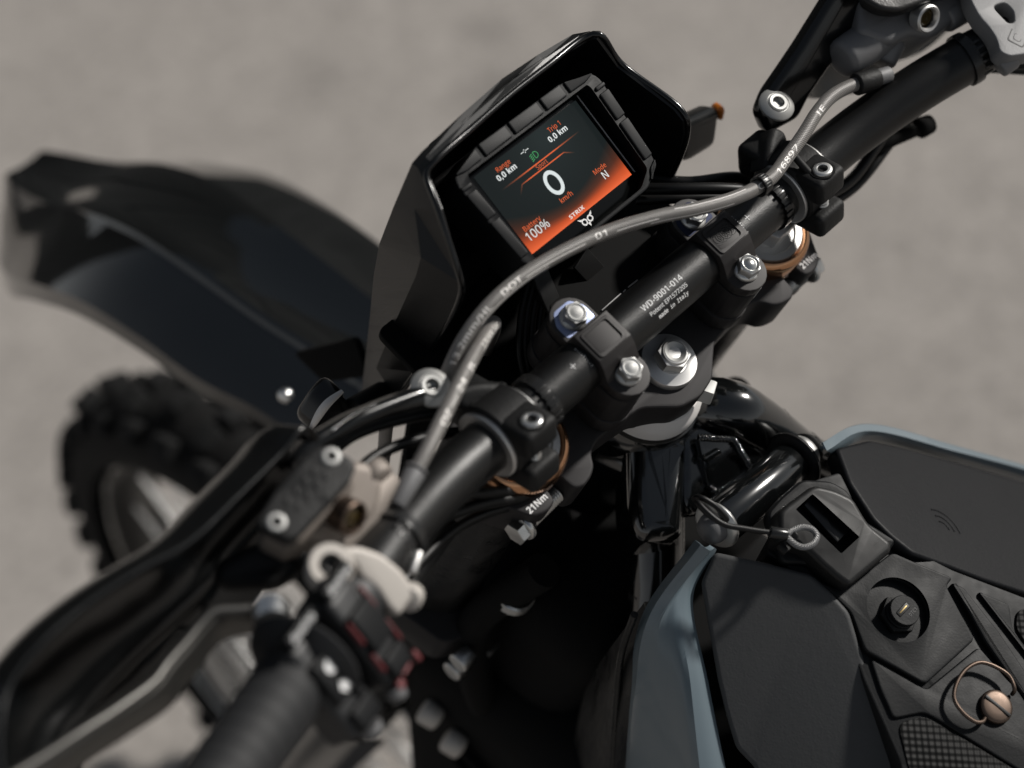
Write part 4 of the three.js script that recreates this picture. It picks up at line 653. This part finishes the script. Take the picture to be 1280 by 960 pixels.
  const sw = part('switch_cube', mrg(box(cA.clone().addScaledVector(ez, -0.011), tx, ez, ey, 0.021, 0.02, 0.05, 0.004), box(cB.clone().addScaledVector(ez, -0.011), tx, ez, ey, 0.023, 0.02, 0.052, 0.004), box(cA.clone().lerp(cB, 0.5).addScaledVector(ez, -0.02), tx, ez, ey, 0.04, 0.02, 0.046, 0.005), lathe([[0.0125, -0.018], [0.0165, -0.018], [0.0175, -0.015], [0.0175, 0.015], [0.0165, 0.018], [0.0125, 0.018]], sp, t, 40)), M.cube, 'black switch cube with two banks of buttons');
  const on = (c, u, v, w, h, d, name, m, lab) => sub(name, box(c.clone().addScaledVector(tx, u).addScaledVector(ey, v), tx, ez, ey, w, d, h, 0.0012), m, sw, lab);
  on(cA, 0, -0.003, 0.0165, 0.021, 0.006, 'button', M.bezel); on(cA, 0, 0.0175, 0.015, 0.011, 0.005, 'button', M.bezel);
  on(cB, -0.0008, -0.004, 0.0185, 0.022, 0.006, 'button', M.bezel); on(cB, 0, 0.0185, 0.016, 0.011, 0.005, 'button', M.bezel);
  for (const [u, v, w, h] of [[0.0095, -0.012, 0.0016, 0.012], [-0.0095, -0.006, 0.0016, 0.012], [-0.0095, 0.011, 0.0016, 0.01], [0.0095, 0.008, 0.0016, 0.012], [0.001, 0.0242, 0.008, 0.0016], [0.011, 0.025, 0.003, 0.006], [-0.007, 0.026, 0.005, 0.004]]) on(cA, u, v, w, h, 0.003, 'trim', M.red);
  const pr = (c, u, v, w, h, draw, cw, ch) => sub('printed_symbol', decal(c.clone().addScaledVector(tx, u).addScaledVector(ey, v).addScaledVector(ez, 0.0032), tx, ey.clone().negate(), w, h), print(cw, ch, draw, lin(0.7)), sw);
  pr(cB, -0.0008, -0.0085, 0.011, 0.0085, (x) => { x.beginPath(); x.ellipse(60, 45, 44, 36, 0, 0, 7); x.fill(); }, 128, 96);
  pr(cB, -0.0008, 0.002, 0.011, 0.0085, (x) => { x.beginPath(); x.moveTo(12, 48); x.lineTo(48, 10); x.lineTo(48, 30); x.lineTo(80, 30); x.lineTo(80, 10); x.lineTo(116, 48); x.lineTo(80, 86); x.lineTo(80, 66); x.lineTo(48, 66); x.lineTo(48, 86); x.fill(); }, 128, 96);
  const tag = (c, v) => { sub('nameplate', box(c.clone().addScaledVector(ey, v).addScaledVector(ez, -0.001), tx, ez, ey, 0.023, 0.008, 0.0065, 0.001), M.bezel, sw); sub('printed_lettering', decal(c.clone().addScaledVector(ey, v).addScaledVector(ez, 0.0032), tx, ey.clone().negate(), 0.021, 0.0052), print(256, 64, (x) => { x.font = 'bold 62px sans-serif'; x.textAlign = 'center'; x.fillText('domino', 128, 52, 230); }, lin(0.45)), sw); };
  tag(cA, -0.0285); tag(cB, -0.0295);
  sub('tell_tale', rod(cB.clone().addScaledVector(ey, 0.0265).addScaledVector(ez, -0.004), cB.clone().addScaledVector(ey, 0.031).addScaledVector(ez, -0.004), 0.006, 0.005, 20), M.castGrey, sw);
  sub('tell_tale', rod(cA.clone().addScaledVector(ey, 0.026).addScaledVector(tx, -0.008).addScaledVector(ez, -0.004), cA.clone().addScaledVector(ey, 0.032).addScaledVector(tx, -0.008).addScaledVector(ez, -0.004), 0.005, 0.004, 20), M.castGrey, sw);

  const gp = [-0.405, -0.38, -0.36, -0.34, -0.32, -0.302].map((x) => barAt(x).p);
  const gr = part('grip', pipe(gp, 0.0168, 36, 60), M.grip);
  const { p, t: gt } = barAt(-0.297);
  sub('flange', lathe([[0.0165, -0.007], [0.0182, -0.005], [0.026, -0.0018], [0.0275, 0], [0.0265, 0.0018], [0.018, 0.0035], [0.014, 0.0035]], p, gt, 48, 0.9), M.grip, gr);
  for (let i = 0; i < 9; i++) { const q = barAt(-0.318 - i * 0.0085); sub('rib', lathe([[0.0165, -0.0018], [0.0171, -0.001], [0.0171, 0.001], [0.0165, 0.0018]], q.p, q.t, 40, 0.9), M.grip, gr); }
}
// ---------------------------------------------------------------- right side: reservoir, brake clamp
{
  const body = [V(0.2187, 0.088, -0.0833), V(0.1937, 0.084, -0.0585), V(0.1983, 0.08, -0.0506), V(0.2067, 0.076, -0.0426), V(0.2227, 0.078, -0.0388), V(0.2314, 0.082, -0.0291), V(0.2521, 0.084, -0.0276), V(0.2732, 0.086, -0.0274), V(0.2971, 0.09, -0.0405)];
  const rs = part('brake_reservoir', mrg(plate(body, 0.04, { bev: 0.005, r: 0.006, seg: 5, up: AY }), rod(V(0.1825, 0.066, -0.0564), V(0.2362, 0.07, -0.0513), 0.0118, 0.0135, 36, 0.004), rod(V(0.2076, 0.06, -0.0405), V(0.2197, 0.066, -0.0473), 0.008, 0.01, 28, 0.002), rod(V(0.2497, 0.076, -0.0336), V(0.2853, 0.08, -0.0284), 0.008, 0.009, 24, 0.002)), M.castGrey, 'dark grey cast reservoir body on the right of the bar');
  sub('reservoir_cover', plate([V(0.2028, 0.098, -0.0732), V(0.1991, 0.098, -0.0677), V(0.2025, 0.098, -0.058), V(0.2106, 0.098, -0.0509), V(0.2253, 0.098, -0.0465), V(0.2544, 0.098, -0.0381), V(0.2824, 0.1, -0.0484), V(0.2271, 0.1, -0.0868)], 0.009, { bev: 0.0025, r: 0.005, seg: 4, up: AY }), M.satin, rs);
  const sg = V(0.2294, 0.089, -0.0387), sa = V(-0.25, 0.62, 0.74).normalize();
  sub('sight_ring', lathe([[0.0056, -0.006], [0.0082, -0.006], [0.0082, 0.0012], [0.0074, 0.002], [0.0062, 0.0016], [0.0056, -0.001]], sg, sa, 40, 0.7), M.alu, rs);
  sub('sight_glass', lathe([[0.0056, -0.002], [0.0036, -0.0008], [0.0025, -0.0008], [0, -0.001]], sg, sa, 32, 0.4), M.sight, rs);
  const out = [V(0.267, 0.1, -0.0453), V(0.2515, 0.1, -0.0288), V(0.2469, 0.1, -0.0185), V(0.246, 0.1, -0.0097), V(0.2434, 0.1, -0.0021), V(0.2379, 0.1, 0.0046), V(0.2401, 0.1, 0.0103), V(0.2562, 0.1, 0.0192), V(0.3099, 0.102, -0.0134)];
  const hole = [V(0.2592, 0.1, -0.0179), V(0.2683, 0.1, -0.0148), V(0.2679, 0.1, -0.0076), V(0.2618, 0.1, -0.0024), V(0.258, 0.1, -0.0045)];
  const tc = part('brake_clamp', mrg(plate(out, 0.012, { bev: 0.0012, r: 0.004, seg: 3, up: AY, holes: [hole] }), (() => { const { p, t } = barAt(0.281); return lathe([[0.0125, -0.008], [0.0145, -0.008], [0.015, -0.007], [0.015, 0.012], [0.0125, 0.012]], p, t, 44); })()), M.clampGrey, 'grey cast clamp at the right end of the bar');
  sub('hinge_boss', rod(V(0.2426, 0.085, 0.0087), V(0.2519, 0.09, 0.0103), 0.0072, 0.0072, 24, 0.0015), M.clampGrey, tc);
  sub('emblem', mrg(...[0.0105, 0.005].map((w) => { const c = V(0.2545, 0.1003, 0.0054), e = V(0.94, 0, -0.34), f = V(-0.34, 0, -0.94), q = [[-1, -1], [1, -1], [1, 1], [-1, 1]].map(([a, b]) => c.clone().addScaledVector(e, a * w / 2).addScaledVector(f, b * w / 2)); const i = q.map((p) => lerp3(p, c, 0.14)); return plate(q, 0.0006, { bev: 0, r: 0.0018, up: AY, holes: [i] }); })), M.castDark, tc);
}

// ---------------------------------------------------------------- tank shroud, side fairings, console
{
  const pl = [V(-0.0522, -0.0236, 0.0926), V(-0.0388, -0.0164, 0.1153), V(-0.0269, -0.01, 0.1375), V(-0.0263, -0.0096, 0.1513), V(-0.0269, -0.0098, 0.1657), V(-0.0355, -0.0142, 0.1842), V(-0.0452, -0.0192, 0.2044), V(-0.0532, -0.0232, 0.2239), V(-0.0603, -0.0269, 0.2441), V(-0.0776, -0.0357, 0.2831), V(-0.1329, -0.0652, 0.2241), V(-0.1109, -0.0539, 0.1897), V(-0.1108, -0.0539, 0.1752), V(-0.1034, -0.0501, 0.1596), V(-0.0941, -0.0453, 0.1424), V(-0.0788, -0.0375, 0.1178), V(-0.0672, -0.0315, 0.0991)];
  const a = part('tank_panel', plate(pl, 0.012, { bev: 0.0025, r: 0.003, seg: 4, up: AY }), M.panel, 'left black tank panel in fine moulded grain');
  const pr = [V(0.0518, -0.0234, 0.0985), V(0.0822, -0.0393, 0.1085), V(0.1056, -0.0515, 0.1286), V(0.1355, -0.0671, 0.1567), V(0.1832, -0.0919, 0.2038), V(0.2454, -0.1242, 0.2644), V(0.1286, -0.0624, 0.302), V(0.088, -0.0415, 0.2411), V(0.0612, -0.0276, 0.21), V(0.0454, -0.0194, 0.1894), V(0.0294, -0.0111, 0.1696), V(0.0263, -0.0096, 0.1547), V(0.0265, -0.0098, 0.1405), V(0.0359, -0.0149, 0.1171)];
  const b = part('tank_panel', plate(pr, 0.012, { bev: 0.0025, r: 0.003, seg: 4, up: AY }), M.panelRight, 'right black tank panel with an embossed wireless mark');
  const wc = V(0.0691, -0.032, 0.1735), wn = V(0.466, 0.885, -0.006).normalize(), we = V(0.0875, -0.0417, 0.1701).sub(wc).normalize(), wf = wn.clone().cross(we).normalize();
  for (const r of [0.0046, 0.0088, 0.0132]) {                          // three nested arcs, raised out of the panel
    const pts = []; for (let i = 0; i <= 16; i++) { const t = -0.95 + 1.9 * i / 16; pts.push(wc.clone().addScaledVector(we, r * Math.cos(t)).addScaledVector(wf, r * Math.sin(t))); }
    sub('embossed_mark', pipe(pts, 0.0005, 8, 40), M.panelRight, b);
  }
  for (const s of sides) {
    const m = (p) => mirror(p, s), side = s < 0;
    const inner = side ? [V(-0.0485, -0.0287, 0.0897), V(-0.0652, -0.0375, 0.0945), V(-0.0721, -0.041, 0.0992), V(-0.0851, -0.0477, 0.1201), V(-0.0985, -0.0547, 0.1415), V(-0.1103, -0.0608, 0.1591), V(-0.1185, -0.0649, 0.1805), V(-0.1401, -0.0761, 0.2147)] : [V(0.0506, -0.0297, 0.0966), V(0.0713, -0.0406, 0.1007), V(0.0915, -0.0512, 0.107), V(0.1159, -0.0639, 0.1277), V(0.1463, -0.0797, 0.1561), V(0.1906, -0.1028, 0.1986), V(0.2265, -0.1215, 0.2337), V(0.2663, -0.1421, 0.2769)];
    const ridge = side ? [V(-0.0514, -0.0232, 0.088), V(-0.0689, -0.0324, 0.09), V(-0.0781, -0.0373, 0.0931), V(-0.0903, -0.0436, 0.1112), V(-0.1053, -0.0513, 0.1337), V(-0.1181, -0.0579, 0.1525), V(-0.1303, -0.0642, 0.1718), V(-0.1521, -0.0755, 0.2037)] : [V(0.0409, -0.0177, 0.0932), V(0.0637, -0.0296, 0.0959), V(0.0861, -0.0414, 0.1026), V(0.1128, -0.0553, 0.1251), V(0.1431, -0.0711, 0.1533), V(0.1859, -0.0933, 0.1925), V(0.2253, -0.1139, 0.2293), V(0.2651, -0.1345, 0.2722)];
    const outL = (!side) ? ridge.map((p, i) => p.clone().add(V(0.012 + 0.004 * i, -0.03 - 0.006 * i, 0.002))) : [V(-0.062, -0.0092, 0.0873), V(-0.084, -0.0228, 0.0914), V(-0.097, -0.0457, 0.0954), V(-0.105, -0.0658, 0.1045), V(-0.112, -0.0968, 0.1202), V(-0.117, -0.129, 0.1357), V(-0.122, -0.1633, 0.1519), V(-0.132, -0.2361, 0.188)];
    const pick = [0, 2, 4, 7], rows = pick.map((i) => { const p = ridge[i], o = outL[i]; return [inner[i], lerp3(inner[i], p, 0.5).add(V(0, 0.0006, 0)), p, lerp3(p, o, 0.06).add(V(s * 0.0012, 0.0005, 0)), lerp3(p, o, 0.5).add(V(s * 0.002, 0.002, 0)), o, o.clone().add(V(-s * 0.006, -0.012, -0.004))]; });
    part('side_fairing', shell(smoothGrid(rows, 60, 19, true), 0.003 * -s, 0.55), M.blue, side ? 'blue-grey left fairing edge' : 'blue-grey right fairing edge');
    if (!side) continue;
    const sh = part('radiator_shroud', shell(smoothGrid([[V(-0.088, -0.0556, 0.0851), V(-0.094, -0.1065, 0.0886), V(-0.09, -0.1881, 0.0933)], [V(-0.1, -0.0694, 0.0982), V(-0.106, -0.1224, 0.1036), V(-0.098, -0.2267, 0.1065)], [V(-0.112, -0.1106, 0.1214), V(-0.116, -0.1523, 0.1224), V(-0.104, -0.2766, 0.1266)], [V(-0.12, -0.1693, 0.1519), V(-0.124, -0.2018, 0.1483), V(-0.112, -0.3231, 0.1487)], [V(-0.13, -0.253, 0.1924), V(-0.132, -0.2905, 0.1883), V(-0.12, -0.4107, 0.1859)]].map((r) => r.map(m)), 24, 13), 0.003 * s, 0.9), M.satin);
    sub('edge', pipe([V(-0.1, -0.0513, 0.0862), V(-0.105, -0.0877, 0.0958), V(-0.113, -0.127, 0.1147), V(-0.121, -0.1815, 0.1408), V(-0.13, -0.2809, 0.1855)].map(m), 0.0022, 12), M.satin, sh);
  }
  // console between the panels
  const cBase = [V(-0.033, -0.0168, 0.1122), V(-0.0054, -0.0168, 0.1051), V(0.0215, -0.0168, 0.1028), V(0.0372, -0.0168, 0.1096), V(0.0277, -0.0168, 0.1331), V(0.0305, -0.0168, 0.1573), V(0.0433, -0.0168, 0.1913), V(0.0962, -0.0168, 0.2919), V(-0.0002, -0.0168, 0.3598), V(-0.092, -0.0168, 0.2745), V(-0.0643, -0.0168, 0.2379), V(-0.0458, -0.0168, 0.1965), V(-0.0268, -0.0168, 0.1628), V(-0.0276, -0.0168, 0.1362)];
  const usb = V(-0.0025, -0.012, 0.1842), ring = []; for (let i = 0; i < 28; i++) ring.push(V(usb.x + 0.0198 * Math.cos(i / 28 * 2 * PI), -0.012, usb.z + 0.0198 * Math.sin(i / 28 * 2 * PI)));
  const con = part('console', plate(cBase, 0.02, { bev: 0.001, r: 0.003, up: AY }), M.console, 'black moulded console between the tank panels');
  sub('raised_panel', plate([V(-0.0278, -0.012, 0.137), V(-0.0207, -0.012, 0.1521), V(-0.0082, -0.012, 0.1569), V(0.0212, -0.012, 0.1608), V(0.0281, -0.012, 0.176), V(0.0372, -0.012, 0.1943), V(0.0302, -0.012, 0.1944), V(0.0246, -0.012, 0.209), V(0.0187, -0.012, 0.225), V(-0.0234, -0.012, 0.2212), V(-0.035, -0.012, 0.1861), V(-0.0246, -0.012, 0.1668), V(-0.025, -0.012, 0.1503)], 0.0046, { bev: 0.0012, r: 0.003, seg: 3, up: AY, holes: [ring] }), M.console, con);
  sub('raised_panel', plate([V(-0.035, -0.0145, 0.1911), V(-0.0318, -0.0145, 0.1956), V(-0.0241, -0.0145, 0.2238), V(0.0187, -0.0145, 0.2295), V(0.0165, -0.0145, 0.2527), V(0.0181, -0.0145, 0.2869), V(0.0197, -0.0145, 0.3441), V(-0.0163, -0.0145, 0.295), V(-0.0321, -0.0145, 0.2383), V(-0.0349, -0.0145, 0.2306), V(-0.0507, -0.0145, 0.221), V(-0.0436, -0.0145, 0.2052)], 0.006, { bev: 0.0012, r: 0.003, seg: 3, up: AY }), M.console, con);
  sub('rib', plate([V(0.0353, -0.013, 0.1953), V(0.0385, -0.013, 0.2024), V(0.0339, -0.013, 0.2326), V(0.0245, -0.013, 0.2694), V(0.0137, -0.013, 0.2716), V(0.0229, -0.013, 0.2302)], 0.009, { bev: 0.0018, r: 0.002, seg: 3, up: AY }), M.console, con);
  sub('raised_panel', plate([V(0.0439, -0.0145, 0.2089), V(0.0524, -0.0145, 0.2267), V(0.0426, -0.0145, 0.2365), V(0.0384, -0.0145, 0.2541), V(0.0346, -0.0145, 0.2748), V(0.0385, -0.0145, 0.242)], 0.006, { bev: 0.0012, r: 0.003, seg: 3, up: AY }), M.console, con);
  sub('mesh_insert', plate([V(-0.0503, -0.0158, 0.2243), V(-0.0358, -0.0158, 0.2321), V(-0.0331, -0.0158, 0.2393), V(-0.0162, -0.0158, 0.2958), V(0.0027, -0.0158, 0.357), V(-0.086, -0.0158, 0.2748)], 0.003, { bev: 0.0005, r: 0.006, up: AY }), M.mesh, con);
  sub('mesh_insert', plate([V(0.0539, -0.0152, 0.232), V(0.0652, -0.0152, 0.2406), V(0.0461, -0.0152, 0.2728), V(0.0415, -0.0152, 0.2493), V(0.0445, -0.0152, 0.2379)], 0.004, { bev: 0.0005, r: 0.004, up: AY }), M.mesh, con);

  // socket with a hexagon nut at the bottom of its round recess
  const u0 = V(-0.0033, -0.0168, 0.1864);
  const us = part('charging_socket', hexPrism(u0, AY, 0.0195, 0.0042, 0.0008, 0.35), M.rubber);
  sub('barrel', lathe([[0, 0.0042], [0.0086, 0.0042], [0.0088, 0.006], [0.0076, 0.0066], [0.0078, 0.0072], [0.0086, 0.0078], [0.0086, 0.0102], [0.0082, 0.0108], [0, 0.0108]], u0, AY, 44, 0.5), M.console, us);
  const sd = AX, se = AZ;
  sub('port', box(u0.clone().add(V(-0.0008, 0.0106, -0.001)), sd, AY, se, 0.0094, 0.0012, 0.0036, 0.0005), M.cable, us);
  sub('contact', box(u0.clone().add(V(-0.0008, 0.0111, -0.001)), sd, AY, se, 0.0064, 0.0004, 0.0008, 0.0001), M.brass, us);
  sub('printed_lettering', decal(u0.clone().add(V(0.0026, 0.01095, 0.0036)), sd, se.clone().negate(), 0.007, 0.003), print(192, 84, (x) => { x.font = 'bold 76px sans-serif'; x.textAlign = 'center'; x.fillText('DTC1', 96, 68, 180); }, lin(0.05)), us);

  // cover module with a rectangular window
  const Y = [0.003];
  const top = [V(-0.0202, 0.001, 0.1014), V(-0.0151, 0.002, 0.1013), V(0.0048, 0.003, 0.1039), V(0.0084, 0.003, 0.1058), V(0.0145, 0.003, 0.114), V(0.0192, 0.003, 0.1247), V(0.017, 0.003, 0.1326), V(0.015, 0.002, 0.1408), V(0.0174, 0.001, 0.1558), V(0.0135, -0.001, 0.1594), V(-0.0201, -0.001, 0.1564), V(-0.022, 0, 0.1497), V(-0.0233, 0.001, 0.1383), V(-0.0237, 0.001, 0.1266), V(-0.0295, 0, 0.1171), V(-0.0319, 0, 0.1126)];
  const win = [V(-0.0151, 0.002, 0.1037), V(0.005, 0.002, 0.1043), V(0.0081, 0.002, 0.1447), V(-0.0133, 0.002, 0.1438)];
  const md = part('cover_module', plate(top, 0.02, { bev: 0.003, r: 0.004, seg: 4, up: AY, holes: [win] }), M.module, 'raised rubber-black module with a rectangular window');
  sub('window', plate([V(-0.0025, -0.004, 0.1077), V(0.0091, -0.004, 0.1071), V(0.0108, -0.004, 0.1355), V(-0.0044, -0.004, 0.1354)], 0.005, { bev: 0.0008, r: 0.001, up: AY }), M.window, md);
  sub('window_floor', plate([V(-0.0071, -0.012, 0.106), V(0.0129, -0.012, 0.1056), V(0.0157, -0.012, 0.1445), V(-0.0043, -0.012, 0.1433)], 0.003, { bev: 0, up: AY }), M.cable, md);
  sub('collar', plate([V(-0.0198, -0.01, 0.0975), V(-0.0071, -0.009, 0.0964), V(0.0112, -0.008, 0.0975), V(0.0241, -0.008, 0.1095), V(0.0277, -0.008, 0.1201), V(0.0222, -0.01, 0.138), V(0.0286, -0.012, 0.1585), V(-0.0168, -0.012, 0.1616), V(-0.02, -0.012, 0.1522), V(-0.0225, -0.012, 0.1325), V(-0.0335, -0.012, 0.1224)], 0.01, { bev: 0.003, r: 0.004, seg: 3, up: AY }), M.console, md);
  sub('clip', rod(V(-0.0318, -0.002, 0.1141), V(-0.0322, -0.002, 0.1198), 0.003, 0.003, 16), M.rubber, md);

  // tether: coated cable with a crimp and a steel loop
  const tp = [V(-0.0377, -0.02, 0.0854), V(-0.0429, -0.012, 0.0708), V(-0.0495, -0.002, 0.0648), V(-0.0496, 0.004, 0.0671), V(-0.0468, 0.004, 0.0767), V(-0.046, 0, 0.085), V(-0.0483, -0.004, 0.0799), V(-0.0516, 0, 0.0719), V(-0.0542, 0.006, 0.0679), V(-0.0553, 0.008, 0.0751), V(-0.0535, 0.008, 0.0855), V(-0.0459, 0.008, 0.0955), V(-0.0358, 0.008, 0.1071)];
  const te = part('tether_cable', pipe(tp, 0.0016, 12, 160), M.cable, 'thin black tether cable that ends in a steel loop');
  sub('crimp', rod(V(-0.0369, 0.008, 0.1056), V(-0.0306, 0.008, 0.1133), 0.0032, 0.0034, 24, 0.0006), M.blackChrome, te);
  const lp = [V(-0.0313, 0.008, 0.1127), V(-0.0257, 0.008, 0.1139), V(-0.0201, 0.008, 0.1163), V(-0.0171, 0.0078, 0.1205), V(-0.0178, 0.0078, 0.1247), V(-0.0224, 0.0078, 0.1262), V(-0.028, 0.0078, 0.1243), V(-0.0309, 0.008, 0.1202), V(-0.0316, 0.008, 0.1136)];
  sub('loop', pipe(lp, 0.0017, 12, 120), M.rope, te);
  sub('eye', rod(V(-0.0271, 0.005, 0.1161), V(-0.0291, 0.0085, 0.116), 0.003, 0.003, 20), M.cable, te);

  // quarter-turn fastener with its wire bail
  const f = V(-0.0019, -0.012, 0.2568);
  const fa = part('fastener', lathe([[0.0092, -0.004], [0.0094, -0.0006], [0.009, 0.0004], [0.0075, 0.0009], [0.004, 0.0012], [0, 0.0013]], f, AY, 44, 0.9), M.bronze, 'worn bronze slotted fastener with a wire bail');
  sub('slot', box(f.clone().add(V(0, 0.0008, 0)), V(0.12, 0, 1).normalize(), AY, V(1, 0, -0.12).normalize(), 0.0168, 0.0016, 0.0019, 0.0003), M.cable, fa);
  sub('bail', pipe([V(0.0108, -0.013, 0.259), V(0.0116, -0.009, 0.2576), V(0.0149, -0.0085, 0.2512), V(0.0139, -0.0085, 0.2443), V(0.0085, -0.0085, 0.2348), V(-0.0008, -0.0085, 0.2314), V(-0.0125, -0.0085, 0.2328), V(-0.0195, -0.0085, 0.2371), V(-0.0216, -0.0085, 0.2446), V(-0.0196, -0.0095, 0.253), V(-0.0156, -0.011, 0.2561), V(-0.0119, -0.013, 0.2563)], 0.00115, 12, 120), M.bronze, fa);
}
// ---------------------------------------------------------------- body below: motor, radiators, down tubes, belly
{
  const mo = part('motor_housing', mrg(box(V(0, -0.44, 0.2), AX, V(0, 0.95, -0.3).normalize(), V(0, 0.3, 0.95).normalize(), 0.25, 0.42, 0.36, 0.04), box(V(0, -0.3, 0.06), AX, AY, AZ, 0.2, 0.3, 0.09, 0.03)), M.under);
  for (const s of sides) {
    sub('cooling_fin', mrg(...Array.from({ length: 9 }, (_, i) => box(V(s * 0.127, -0.34 - i * 0.025, 0.16 + i * 0.008), AX, AY, AZ, 0.012, 0.005, 0.2, 0.0015))), M.under, mo);
    sub('hose', pipe([V(s * 0.09, -0.12, 0.03), V(s * 0.115, -0.2, 0.02), V(s * 0.11, -0.3, 0.06), V(s * 0.08, -0.38, 0.1)], 0.011, 16), M.under, mo);
    for (const [px, y] of [[0.10, -0.155], [0.105, -0.235]]) sub('hose_clamp', lathe([[0.0115, -0.004], [0.0128, -0.003], [0.0128, 0.003], [0.0115, 0.004]], V(s * px, y, 0.026), V(s * 0.2, -1, 0), 24), M.zinc, mo);
  }
  part('belly_guard', shell(smoothGrid([[-0.19, -0.1, 0, 0.1, 0.19].map((x) => V(x, -0.5 - 0.12 * (1 - Math.abs(x) * 4), 0.05)), [-0.19, -0.1, 0, 0.1, 0.19].map((x) => V(x, -0.62 - 0.1 * (1 - Math.abs(x) * 4), 0.3)), [-0.19, -0.1, 0, 0.1, 0.19].map((x) => V(x, -0.65 - 0.06 * (1 - Math.abs(x) * 4), 0.6))], 14, 14), 0.004), M.under);
  part('rear_body', mrg(box(V(0, -0.16, 0.42), AX, AY, AZ, 0.2, 0.16, 0.36, 0.05), box(V(0, -0.1, 0.75), AX, V(0, 0.95, -0.3).normalize(), V(0, 0.3, 0.95).normalize(), 0.2, 0.1, 0.5, 0.04)), M.under);
}

bike.updateMatrixWorld(true);
renderer.render(scene, camera);
